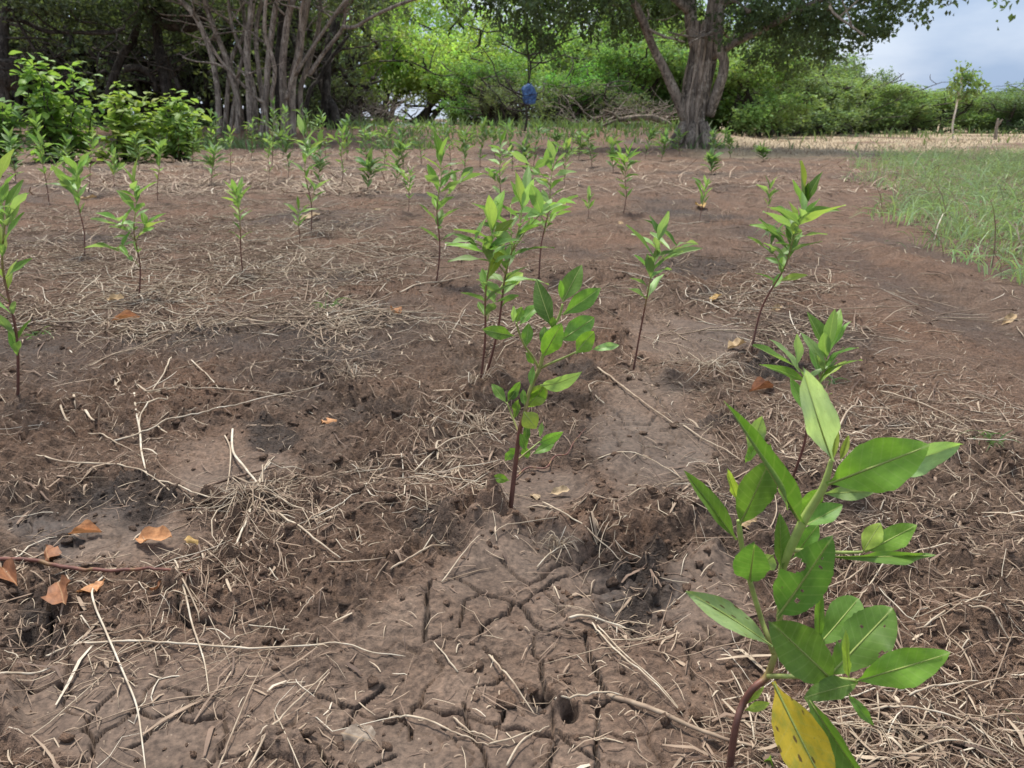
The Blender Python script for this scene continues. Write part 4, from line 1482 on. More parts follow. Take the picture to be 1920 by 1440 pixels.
link('trunk', mb.mesh('trunk', M_BARKD), po)

# ------------------------------------------------------------------ leaves of the saplings
def leaf_mesh(name, nl=9, nw=4, peak=.45, bend=.12, fold=.16, wave=.02, petiole=.08, tipp=.9, holes=None, mat=None, seed=0):
    """unit leaf: length 1 along +Y, half width .5 along X at its widest"""
    rg = random.Random(seed)
    V, U, W_, F = [], [], [], []
    for i in range(nl + 1):
        t = i / nl
        if t < petiole:
            hw = .045
        else:
            s = (t - petiole) / (1 - petiole)
            hw = .045 * (1 - s) + .5 * (math.sin(math.pi * s ** (math.log(.5) / math.log(peak))) ** tipp)
            hw = max(hw, .0)
        for j in range(-nw, nw + 1):
            u = j / nw
            z = .42 * fold * abs(u) * hw - bend * t * t + .6 * wave * math.sin(t * 13 + seed + (2 if u > 0 else 0)) * abs(u) + .03 * math.sin(t * 5 + seed) * u
            V.append((u * hw * (1 + .04 * rg.uniform(-1, 1) * (abs(u) > .9)), t, z))
            U.append(u * hw * 2)
            W_.append(t)
    m_ = 2 * nw + 1
    for i in range(nl):
        for j in range(m_ - 1):
            if holes:
                uu, tt = (j + .5) / nw - 1, (i + .5) / nl
                if any(((uu - h[0]) / h[2]) ** 2 + ((tt - h[1]) / h[3]) ** 2 < 1 for h in holes):
                    continue
            a = i * m_ + j
            F.append((a, a + 1, a + m_ + 1, a + m_))
    return mesh_np(name, V, F, {'lu': U, 'lv': W_, 'tint': [.5] * len(V)}, mat or M_LEAF)


LV = [leaf_mesh('leaf', bend=.10, fold=.22, seed=1), leaf_mesh('leaf', bend=.22, fold=.30, wave=.03, seed=2), leaf_mesh('leaf', bend=-.08, fold=.35, peak=.5, seed=3),
      leaf_mesh('leaf', bend=.3, fold=.15, peak=.52, wave=.035, seed=4), leaf_mesh('leaf', bend=.05, fold=.45, peak=.42, seed=5)]
LVF = [leaf_mesh('leaf', 20, 6, bend=.10, fold=.22, peak=.5, wave=.05, tipp=.8, seed=11), leaf_mesh('leaf', 20, 6, bend=.22, fold=.3, peak=.52, wave=.07, tipp=.75, seed=12),
       leaf_mesh('leaf', 20, 6, bend=-.10, fold=.28, peak=.5, wave=.06, tipp=.85, seed=13), leaf_mesh('leaf', 20, 6, bend=.05, fold=.5, peak=.48, seed=14)]
LVR = leaf_mesh('leaf', 20, 6, bend=.16, fold=.3, peak=.60, wave=.03, tipp=.62, petiole=.05, seed=15)
LV_HOLE = leaf_mesh('leaf', 40, 14, bend=.12, fold=.2, peak=.48, tipp=.7, holes=[(-.75, .62, .55, .07), (.35, .30, .12, .025), (.2, .42, .06, .016), (.5, .45, .05, .016), (-.1, .14, .07, .02), (.3, .72, .18, .010), (.2, .78, .06, .012), (-.6, .36, .05, .014)], seed=21)
LV_HOLE2 = leaf_mesh('leaf', 36, 12, bend=.16, fold=.3, peak=.58, wave=.06, tipp=.64, petiole=.05, holes=[(.95, .55, .22, .05), (-.4, .62, .07, .018), (.3, .78, .06, .014), (-.9, .36, .14, .03), (.15, .5, .05, .014)], seed=23)
LV_SPOT = leaf_mesh('leaf', 20, 6, bend=.2, fold=.25, peak=.5, mat=M_LEAFSPOT, seed=22)
LV_LOW = [leaf_mesh('leaf', 5, 1, bend=.1, fold=.3, seed=31), leaf_mesh('leaf', 5, 1, bend=.25, fold=.3, peak=.5, seed=32)]

G_MID, G_DARK, G_BRI, G_PALE, G_YG, G_YEL = (.165, .310, .062), (.115, .225, .048), (.215, .395, .058), (.32, .48, .19), (.35, .46, .09), (.70, .52, .05)


def midrib_mesh(bend, fold, petiole=.08):
    V, F, ns_ = [], [], 14
    for i in range(ns_ + 1):
        t = .02 + .9 * i / ns_
        z = -bend * t * t
        w = .030 * (1 - t) + .006
        V += [(-w, t, z + .0015), (0, t, z + .010 * (1 - .7 * t)), (w, t, z + .0015), (0, t, z - .014 * (1 - .7 * t))]
    for i in range(ns_):
        for j in range(4):
            a, b_ = i * 4 + j, i * 4 + (j + 1) % 4
            F.append((a, b_, b_ + 4, a + 4))
    return mesh_np('midrib', V, F, {'tint': [.9] * len(V)}, M_STEM)


RIB = {}


def add_midrib(leaf):
    me = leaf.data
    key = me.name
    if key not in RIB:
        co = [v.co for v in me.vertices if abs(v.co.x) < 1e-6 and v.co.y > .98]
        RIB[key] = midrib_mesh(-min((c.z for c in co), key=abs) if co else .1, 0)
    o = link('midrib', RIB[key], leaf)
    return o


def place_leaf(parent, base, tip, width, normal, me, color, name='leaf', label=None):
    """base, tip in the parent's space"""
    d = tip - base
    L = d.length
    y = d / L
    x = y.cross(normal).normalized()
    z = x.cross(y)
    o = bpy.data.objects.new(name, me)
    COL.objects.link(o)
    o.parent = parent
    o.matrix_basis = Matrix(((x.x * width, y.x * L, z.x * L, base.x), (x.y * width, y.y * L, z.y * L, base.y), (x.z * width, y.z * L, z.z * L, base.z), (0, 0, 0, 1)))
    o.color = color + (1,)
    if label:
        o['label'] = label
    return o


def stem_part(parent, paths, name='stem', sides=7):
    """paths: (points in parent space, radii, tints)"""
    mb = MB()
    for P, R, T in paths:
        q = catmull(P, 5)
        mb.tube(q, lerps(R, len(q)), sides, lerps(T, len(q)), .03)
    return link(name, mb.mesh(name, M_STEM), parent)


def traced_sapling(base_px, Y, stems, leaves, label, group, meshes, yspan=.05, yoff=None):
    """a sapling traced from the photo, stood at distance Y with leaves fanning toward and away"""
    b = at(base_px[0], base_px[1], Y)
    b.z = gz(b.x, b.y)
    o = empty('sapling', b, label, 'sapling', group)
    rg = random.Random(int(base_px[0]))
    for pts, rw, tn, dy in stems:
        P = []
        for i, (a, c_) in enumerate(pts):
            P.append(at(a, c_, Y + dy[min(i, len(dy) - 1)]) - b)
        if pts is stems[0][0]:
            P[0].z = -.02
        k = pxsize(P[0] + b)
        stem_part(o, [(P, [v * k for v in rw], tn)], 'stem' if pts is stems[0][0] else 'twig')
    for lf in leaves:
        (bx, by), (tx, ty), hw, col = lf[:4]
        opt = lf[4] if len(lf) > 4 else {}
        d0 = opt.get('d0', rg.uniform(-.01, .015))
        B = at(bx, by, Y + d0)
        k = pxsize(B)
        Lp = math.hypot(tx - bx, ty - by) * k
        d1 = opt.get('d1', rg.choice((-1, 1)) * rg.uniform(.1, .45) * Lp)
        T = at(tx, ty, Y + d0 + d1)
        dv = (T - B).normalized()
        view = (Vector((0, 0, CAM_H)) - (B + T) / 2).normalized()
        nrm = (view - dv * view.dot(dv)).normalized()
        roll = opt.get('roll', rg.uniform(-.6, .6))
        nrm = (Matrix.Rotation(roll, 3, dv) @ nrm)
        if opt.get('back'):
            nrm = -nrm
        w = 1.9 * hw * k / max(.45, abs(math.cos(roll)))
        me = opt.get('me') or rg.choice(meshes)
        add_midrib(place_leaf(o, B - b, T - b, w, nrm, me, col, label=opt.get('label')))
    return o


SG = 'mangrove saplings planted in rows'
# ---- nearest sapling, bottom right
Y0 = .625
traced_sapling((1362, 1490), Y0,
    [([(1362, 1490), (1368, 1440), (1380, 1360), (1393, 1320), (1413, 1290), (1437, 1270), (1450, 1237), (1460, 1200), (1462, 1160), (1465, 1110), (1467, 1067), (1480, 1033), (1507, 975), (1540, 921), (1552, 890), (1559, 862)],
      [7, 7, 6.5, 6.5, 6.5, 6.5, 6, 5.5, 5.5, 6, 7, 7.5, 7.5, 6.5, 5, 3.5], [.1, .15, .2, .25, .3, .55, .7, .75, .8, .9, 1, 1, 1, 1, .95, .9], [0, 0, .0, .01, .01, .015, .015, .015, .01, .01, .005, 0, -.005, -.01, -.012, -.012]),
     ([(1450, 1225), (1440, 1195), (1427, 1160), (1407, 1093), (1393, 1037), (1387, 993), (1384, 975)], [5, 5, 5, 5, 5, 5, 3], [.7, .8, .85, .9, .95, .95, .95], [.015, .02, .03, .035, .04, .04, .04]),
     ([(1440, 1268), (1470, 1268), (1520, 1270), (1570, 1273), (1605, 1276)], [5, 4.5, 4, 4, 3], [.8, .9, .9, .9, .9], [.012, 0, -.01, -.02, -.025]),
     ([(1482, 1032), (1520, 1033), (1570, 1036), (1617, 1035)], [5, 4, 3.5, 2.5], [.85, .9, .95, .95], [0, .01, .02, .025])],
    [((1490, 1042), (1533, 985), 19, G_MID, dict(d0=.03)), ((1640, 892), (1790, 832), 26, G_PALE, dict(d0=.03, d1=.02, roll=.3)), ((1500, 968), (1538, 908), 18, G_MID, dict(d0=.03)),
     ((1405, 855), (1431, 776), 17, G_PALE, dict(d0=.04)), ((1398, 868), (1418, 832), 9, G_BRI, dict(d0=.035)), ((1475, 955), (1464, 868), 8, G_PALE, dict(d0=.02)), ((1452, 930), (1440, 848), 9, G_MID, dict(d0=.03)),
     ((1560, 868), (1570, 797), 8, G_YG, dict(d0=.02)), ((1575, 865), (1592, 815), 7, G_YG, dict(d0=.025)),
     ((1559, 862), (1494, 678), 29, (.44, .58, .36), dict(d0=-.012, d1=-.02, roll=.25, me=LVF[2], label='long pale green leaf pointing up')),
     ((1543, 925), (1645, 922), 15, G_PALE, dict(d0=.0)), ((1550, 908), (1742, 838), 47, G_BRI, dict(d0=-.015, d1=-.03, roll=.15, me=LVF[0], label='broad bright green leaf pointing right')),
     ((1387, 983), (1440, 880), 32, G_MID, dict(d0=.03, roll=.2, me=LVR)), ((1500, 980), (1371, 757), 14, G_DARK, dict(d0=-.005, d1=-.05, roll=.5, me=LVF[3])),
     ((1380, 1012), (1284, 881), 16, G_MID, dict(d0=.04, d1=.02, roll=.3)), ((1383, 940), (1357, 872), 8, G_YG, dict(d0=.045)), ((1507, 987), (1581, 945), 19, G_MID, dict(d0=.0)),
     ((1465, 1068), (1463, 962), 16, G_MID, dict(d0=.0, roll=.3)), ((1450, 1040), (1425, 1062), 20, G_PALE, dict(d0=.04)), ((1540, 1043), (1776, 1046), 10, G_MID, dict(d0=-.01, d1=.04, roll=.2, me=LVF[0])),
     ((1617, 1035), (1652, 980), 18, G_YG, dict(d0=.025, roll=.1)), ((1622, 1035), (1726, 983), 21, G_BRI, dict(d0=.025, roll=.2)),
     ((1457, 1158), (1554, 1022), 41, G_DARK, dict(d0=-.02, d1=-.035, roll=.1, me=LV_HOLE, label='dark green leaf eaten full of holes')),
     ((1405, 1092), (1412, 1040), 32, G_DARK, dict(d0=.0, d1=-.04, roll=.0, me=LVR)), ((1449, 1212), (1298, 1104), 24, G_PALE, dict(d0=.01, d1=.03, roll=.3, me=LV_SPOT, label='pale leaf spotted with brown')),
     ((1535, 1212), (1538, 1105), 9, G_MID, dict(d0=.03)), ((1533, 1212), (1616, 1118), 32, G_MID, dict(d0=.02, d1=.03, roll=.1, me=LVR)), ((1553, 1268), (1678, 1140), 43, G_MID, dict(d0=-.01, d1=.02, roll=.1, me=LV_HOLE2)),
     ((1563, 1278), (1470, 1186), 44, G_MID, dict(d0=-.025, d1=-.03, roll=.1, me=LVR)), ((1604, 1277), (1779, 1229), 32, G_BRI, dict(d0=-.03, d1=-.03, roll=.2, me=LVF[0])),
     ((1608, 1282), (1520, 1298), 20, G_MID, dict(d0=-.03, d1=-.02, roll=.3)), ((1592, 1272), (1583, 1188), 8, G_YG, dict(d0=-.03)), ((1588, 1300), (1632, 1356), 10, G_MID, dict(d0=0)),
     ((1450, 1278), (1556, 1505), 46, G_YEL, dict(d0=-.01, d1=-.08, roll=.15, me=LV_SPOT, label='dying yellow leaf with brown blotches hanging down')),
     ((1512, 1305), (1645, 1510), 26, G_MID, dict(d0=0, d1=-.05, roll=.5, me=LVF[3])), ((1396, 1332), (1446, 1318), 9, G_YG, dict(d0=.01)), ((1436, 1510), (1453, 1402), 17, G_MID, dict(d0=.03)), ((1400, 1320), (1432, 1290), 5, G_YG, dict(d0=.01))],
    'tall sapling nearest the camera with a yellow spotted leaf at the bottom', SG, LVF)

# ---- sapling in the centre
cy = gpt(955, 972).y
traced_sapling((955, 972), cy,
    [([(955, 975), (961, 920), (968, 860), (975, 805), (983, 778), (990, 745), (1000, 715), (1012, 690), (1018, 665), (1026, 640), (1035, 615), (1048, 595), (1055, 570)],
      [5, 4.6, 4.4, 4.2, 4, 3.8, 3.8, 4, 3.4, 3, 3, 2.6, 2], [.05, .15, .3, .4, .5, .7, .75, .7, .85, .95, 1, 1, 1], [0, 0, 0, 0, .0, .01, .015, .02, .02, .02, .02, .02]),
     ([(1010, 690), (998, 668), (985, 650), (974, 625), (968, 605)], [2.6, 2.4, 2.2, 2, 1.6], [.8, .85, .9, .9, .9], [.02, .01, 0, -.01, -.02]),
     ([(1014, 690), (1035, 680), (1057, 671), (1080, 660)], [2.6, 2.2, 2, 1.6], [.8, .9, .95, .95], [.02, .0, -.02, -.03]),
     ([(974, 815), (962, 785), (950, 754)], [2, 1.8, 1.4], [.6, .8, .9], [0, .02, .03]),
     ([(968, 865), (985, 850), (1000, 838), (1012, 828)], [2, 1.8, 1.6, 1.2], [.6, .7, .9, .9], [0, .01, .02, .03])],
    [((1055, 566), (1090, 494), 18, G_MID), ((1056, 590), (1126, 540), 18, G_MID), ((1053, 562), (1050, 523), 6, G_MID), ((1036, 614), (1000, 522), 17, G_DARK), ((1048, 640), (1120, 594), 21, G_MID, dict(roll=.1)),
     ((1017, 670), (1052, 610), 19, G_BRI, dict(d0=-.01, roll=.1)), ((1079, 663), (1111, 621), 17, G_BRI), ((1110, 656), (1160, 645), 8, G_PALE), ((975, 610), (1007, 565), 11, G_MID), ((967, 606), (979, 576), 10, G_BRI), ((962, 605), (964, 575), 5, G_PALE),
     ((964, 630), (901, 618), 13, G_MID, dict(roll=.1)), ((986, 651), (992, 607), 11, G_MID), ((1035, 614), (1039, 593), 7, G_DARK), ((985, 660), (1002, 682), 7, G_MID), ((1022, 655), (1020, 610), 10, G_DARK),
     ((1013, 722), (1080, 726), 13, G_PALE, dict(me=leaf_mesh('leaf', 14, 4, bend=.5, fold=.3, seed=40), d1=-.03, roll=.9)), ((996, 726), (998, 685), 6, G_MID), ((988, 762), (1023, 726), 18, G_YG, dict(roll=.1)), ((1020, 722), (992, 772), 15, G_BRI), ((984, 760), (979, 730), 7, G_MID),
     ((982, 772), (1006, 804), 18, G_YG, dict(d0=-.02, roll=.05)), ((949, 756), (923, 718), 9, G_MID), ((951, 754), (973, 714), 9, G_MID), ((953, 750), (968, 735), 7, G_DARK), ((964, 785), (975, 747), 8, G_MID), ((988, 830), (986, 793), 7, G_DARK), ((1000, 851), (1040, 832), 9, G_MID),
     ((1012, 830), (1056, 812), 10, G_MID), ((986, 845), (978, 815), 8, G_MID), ((990, 860), (984, 838), 9, G_BRI), ((947, 864), (962, 846), 8, G_MID), ((955, 901), (925, 893), 9, G_BRI), ((1012, 820), (1018, 790), 5, G_PALE), ((972, 850), (955, 842), 6, G_MID)],
    'sapling with a red brown stem standing alone in the centre of the picture', SG, LVF[:3] + LV[:3])


# ---- all other saplings
def grow(bpx, top, n_pairs, f0, label, group=SG, leaf=.105, twigs=1, objs=True, seed=None, green=None, thick=1.0, extra_stems=()):
    g0 = gpt(*bpx)
    Y = g0.y
    b = Vector((g0.x, g0.y, gz(g0.x, g0.y)))
    rg = random.Random(seed if seed is not None else int(bpx[0] * 7 + bpx[1]))
    o = empty('sapling', b, label, 'sapling', group)
    n_pairs = max(3, int(round(n_pairs * rg.uniform(.95, 1.3))))
    f0 = max(.15, f0 - rg.uniform(.0, .14))
    spread, loss, slim = rg.uniform(-.2, .22), rg.uniform(.0, .16), rg.uniform(.85, 1.1)
    tp = at(top[0], top[1], Y) - b
    tp.y += rg.uniform(-.05, .05)
    tp *= max(.6, 1 - .72 * leaf / tp.length)
    H_ = tp.z
    side = Vector((rg.uniform(-1, 1), rg.uniform(-1, 1), 0)) * .035 * H_
    P = [Vector((0, 0, -.02)), tp * .3 + side, tp * .62 - side * .5, tp * .85 + side * .4, tp]
    q = catmull(P, 6)
    r = .0040 * thick * (H_ / .55) ** .5
    paths = [(P, [r, r * .85, r * .7, r * .5, r * .3], [.1, .3, .55, .9, 1])]
    nodes = []
    for i in range(n_pairs):
        f = f0 + (1 - f0) * (i + rg.uniform(-.2, .2)) / max(1, n_pairs - 1)
        f = min(max(f, 0.05), 1)
        k = f * (len(q) - 1)
        p = q[int(k)].lerp(q[min(int(k) + 1, len(q) - 1)], k - int(k))
        nodes.append((p, f, Vector((0, 0, 1))))
    for _ in range(twigs):
        f = rg.uniform(max(.25, f0 - .1), .75)
        p = q[int(f * (len(q) - 1))]
        az = rg.uniform(0, 6.283)
        d = Vector((math.cos(az), math.sin(az), rg.uniform(.8, 1.5))).normalized()
        L = rg.uniform(.18, .34) * H_
        e = p + d * L
        paths.append(([p, p + d * L * .5 + Vector((0, 0, .01)), e], [r * .5, r * .4, r * .3], [.7, .9, 1]))
        for t in (.5, .8, 1.0):
            nodes.append((p + d * L * t, .9, d))
    stem_part(o, paths, 'stem', 6)
    crown = MB()
    az = rg.uniform(0, 6.283)
    for p, f, ax in nodes:
        az += 1.7 + rg.uniform(-.4, .4)
        topmost = f > .93
        for s in (0, 1):
            if rg.random() < loss:
                continue
            a = az + s * math.pi + rg.uniform(-.35, .35)
            el = rg.uniform(.15, .5) if topmost else rg.uniform(.5, 1.1) + spread
            d = (ax * math.cos(el) + Vector((math.cos(a), math.sin(a), 0)) * math.sin(el)).normalized()
            L = leaf * rg.uniform(.6, 1.15) * (1.0 if f > f0 + .15 else .85)
            w = L * rg.uniform(.22, .31) * slim
            col_jit = rg.uniform(.8, 1.2)
            nrm = (Vector((0, 0, 1)) - d * d.z)
            if nrm.length < .1:
                nrm = Vector((-d.y, d.x, .2))
            nrm = Matrix.Rotation(rg.uniform(-.7, .7), 3, d) @ nrm.normalized()
            col = green or rg.choice((G_MID, G_MID, G_BRI, G_DARK, G_PALE, G_PALE, G_YG if rg.random() < .5 else G_MID)) if rg.random() > .004 else (.6, .42, .10)
            col = tuple(min(1, c_ * col_jit) for c_ in col)
            if objs:
                place_leaf(o, p, p + d * L, w, nrm, rg.choice(LV), col)
            else:
                x = d.cross(nrm).normalized()
                me = rg.choice(LV_LOW)
                co = np.array([v.co[:] for v in me.vertices])
                Vv = np.array(p)[None] + co[:, :1] * w * np.array(x)[None] + co[:, 1:2] * L * np.array(d)[None] + co[:, 2:] * L * np.array(nrm)[None]
                crown.add(Vv, [tuple(pl.vertices) for pl in me.polygons], rg.uniform(.2, .9))
    if not objs:
        c_ = link('foliage', crown.mesh('foliage', M_FOL, True), o)
        c_.color = rg.choice(((.14, .25, .08), (.17, .29, .09), (.12, .22, .07))) + (1,)
    return o


NEAR = [((30, 738), (-12, 290), 11, .28, 'sapling cut off by the left edge with a tall brown stem', 2, .10),
        ((898, 712), (928, 372), 9, .38, 'thinner front stem sapling of the tall pair behind the central sapling', 2, .10),
        ((908, 702), (992, 326), 11, .35, 'taller leafier sapling of the pair just behind the central sapling', 3, .105),
        ((1186, 692), (1240, 396), 8, .52, 'slim sapling with a bare lower stem right of the central sapling', 1, .105),
        ((1408, 662), (1532, 338), 13, .40, 'sapling leaning right with a long dense plume of leaves beside the path', 2, .115),
        ((1482, 892), (1552, 582), 9, .52, 'sapling with a thin dark bare stem just behind the nearest sapling', 1, .085),
        ((258, 562), (245, 312), 8, .40, 'bushy topped sapling on a straight stem in the left middle ground', 3, .105),
        ((158, 482), (138, 282), 7, .40, 'sparse sapling with spreading leaves left of the bushy topped one', 1, .13),
        ((455, 516), (452, 338), 7, .42, 'short sapling on a thin straight stem between two taller ones at left', 1, .10),
        ((583, 442), (565, 228), 10, .35, 'tall sapling with stacked leaf whorls left of centre, before the pale stems', 2, .11),
        ((560, 462), (560, 372), 4, .5, 'small low sapling at the foot of the tall whorled one', 0, .09),
        ((816, 532), (828, 258), 10, .36, 'tall sapling with two leaves spread like a V on top, left of the pair', 1, .125),
        ((1010, 522), (1044, 268), 9, .38, 'tall sapling rising directly behind the leafier one of the pair', 2, .115),
        ((1168, 402), (1180, 264), 8, .35, 'mid distance sapling standing before the fallen log', 2, .125),
        ((937, 402), (938, 252), 8, .30, 'yellowish mid distance sapling in the gap behind the tall pair', 2, .12),
        ((92, 382), (66, 212), 9, .38, 'sapling standing right before the broad leaved shrub at far left', 2, .12),
        ((166, 366), (172, 236), 7, .40, 'sapling between the far left one and the bushy topped one', 1, .12),
        ((296, 382), (302, 258), 7, .40, 'sapling with drooping leaves behind the bushy topped one', 1, .12),
        ((215, 352), (216, 278), 6, .40, 'low sapling at the right foot of the broad leaved shrub', 1, .12),
        ((640, 346), (640, 232), 8, .30, 'sapling right of the tall whorled one, before the pale stems', 2, .12),
        ((502, 342), (506, 248), 7, .35, 'small sapling left of the tall whorled one', 1, .11),
        ((432, 326), (430, 236), 6, .35, 'small sapling before the left foot of the pale stemmed tree', 1, .11),
        ((1312, 412), (1330, 330), 5, .45, 'small sparse sapling with a yellowed base leaf before the large trunk', 0, .11),
        ((1440, 402), (1443, 332), 5, .4, 'small upright sapling behind the leaning one beside the path', 0, .12),
        ((1102, 412), (1105, 352), 4, .4, 'tiny sprout of a sapling left of the one before the log', 0, .09),
        ((765, 402), (770, 308), 5, .35, 'thin pale sapling left of the one with the V of leaves', 1, .10),
        ((1058, 352), (1062, 262), 7, .35, 'sapling behind the tall one at the centre, below the blue bag', 2, .12)]
for bpx, top, npair, f0, lab, tw, lf in NEAR:
    grow(bpx, top, npair, f0, lab, leaf=lf, twigs=tw)
g_ = 'small saplings in the far rows'
lab = 'small sapling among the far rows before the trees'
FAR = [(690, 322, 250), (720, 312, 245), (755, 318, 232), (790, 305, 240), (845, 312, 240), (870, 322, 250), (900, 310, 235), (960, 318, 240), (1000, 308, 238), (985, 340, 262), (740, 345, 270), (1110, 312, 262), (1150, 322, 262),
       (610, 305, 222), (580, 300, 220), (530, 300, 215), (470, 302, 222), (400, 300, 220), (360, 312, 240), (330, 302, 235), (510, 312, 200), (650, 300, 225), (1275, 292, 250), (1340, 302, 262), (1370, 298, 256), (1432, 306, 282), (1210, 300, 256),
       (1335, 330, 300), (30, 345, 265), (120, 330, 262), (260, 322, 255), (395, 345, 275), (690, 360, 300), (540, 330, 262), (600, 345, 270), (1240, 305, 262), (820, 300, 236), (1040, 300, 250), (930, 300, 240), (1085, 300, 250)]
FAR.sort()
ZONES = ((400, 'before the broad leaved shrubs'), (680, 'before the pale grey stems'), (960, 'below the bright trees'), (1120, 'below the blue bag'), (9999, 'near the large trunk'))
zc = {}
for i, (px, by, ty) in enumerate(FAR):
    zn = next(z for lim, z in ZONES if px < lim)
    zc[zn] = zc.get(zn, 0) + 1
    grow((px, by), (px + random.uniform(-12, 12), ty - 16 + random.uniform(-8, 8)), random.randint(8, 12), .16, 'small far row sapling %s, %s from the left there' % (zn, (ORD + ['thirteenth', 'fourteenth', 'fifteenth'])[zc[zn] - 1]), g_, leaf=.15, twigs=3, objs=False, seed=500 + i, thick=1.3)

# ------------------------------------------------------------------ broad-leaved shrubs, far left
LV_B = [leaf_mesh('leaf', 6, 2, bend=.25, fold=.25, peak=.55, tipp=.6, wave=.03, seed=50), leaf_mesh('leaf', 6, 2, bend=.1, fold=.35, peak=.5, tipp=.6, seed=51)]


def broad_shrub(px, Y, w_px, top_py, n, label, cols):
    p = at(px, 290, Y)
    p.z = gz(p.x, p.y)
    k = pxsize(p)
    o = empty('broad_leaved_shrub', p, label, 'shrub')
    h = at(px, top_py, Y).z - p.z
    w = w_px * k / 2
    mb = MB()
    tips = []
    for _ in range(max(6, n // 16)):
        a = random.uniform(0, 6.283)
        r = abs(random.gauss(0, .55))
        e = Vector((math.cos(a) * r * w, math.sin(a) * r * .8 * min(w, 1.1), h * random.uniform(.42, 1) * (1 - .28 * min(1, r))))
        q = wander((random.gauss(0, .08), random.gauss(0, .08), -.03), e, 4, .05)
        mb.tube(q, lerps([.018, .012, .006], len(q)), 5, .45)
        tips.append(q)
    link('trunk', mb.mesh('trunk', M_BARKD), o)
    rest = MB()
    for i in range(n * 4):
        q = random.choice(tips)
        b_ = q[random.randint(len(q) // 4, len(q) - 1)]
        b_ = b_ + Vector((random.gauss(0, .10), random.gauss(0, .10), random.gauss(0, .07)))
        b_.z = max(.05, b_.z)
        a = random.uniform(0, 6.283)
        d = Vector((math.cos(a), math.sin(a), random.uniform(-.5, .5))).normalized()
        L = random.uniform(.12, .21)
        nrm = Matrix.Rotation(random.uniform(-.5, .5), 3, d) @ (Vector((0, 0, 1)) - d * d.z).normalized()
        front = b_.y < .1 and i % 2 == 0 and n > 0
        if front and len(o.children) < n:
            place_leaf(o, b_, b_ + d * L, L * random.uniform(.45, .6), nrm, random.choice(LV_B), random.choice(cols))
        else:
            x = d.cross(nrm)
            co = np.array([v.co[:] for v in LV_B[0].vertices])
            Vv = np.array(b_)[None] + co[:, :1] * L * .5 * np.array(x)[None] + co[:, 1:2] * L * np.array(d)[None] + co[:, 2:] * L * np.array(nrm)[None]
            rest.add(Vv, [tuple(pl.vertices) for pl in LV_B[0].polygons], random.uniform(.25, .8))
    c_ = link('foliage', rest.mesh('foliage', M_FOL), o, kind='stuff')
    c_.color = cols[0] + (1,)
    return o


C1 = ((.24, .40, .07), (.28, .45, .08), (.34, .48, .08), (.19, .34, .06))
broad_shrub(110, 12.5, 320, 92, 240, 'tallest bright green broad leaved shrub at the far left', C1)
broad_shrub(15, 12.0, 240, 180, 120, 'darker low broad leaved shrub at the left edge', ((.16, .30, .07), (.20, .35, .07)))
broad_shrub(245, 12.8, 220, 150, 170, 'yellowish broad leaved shrub just right of the tallest one', ((.30, .42, .07), (.38, .43, .08), (.24, .38, .07)))
broad_shrub(345, 13.2, 150, 165, 130, 'small broad leaved shrub nearest the pale stemmed tree', ((.27, .42, .08), (.32, .46, .09), (.38, .45, .09)))

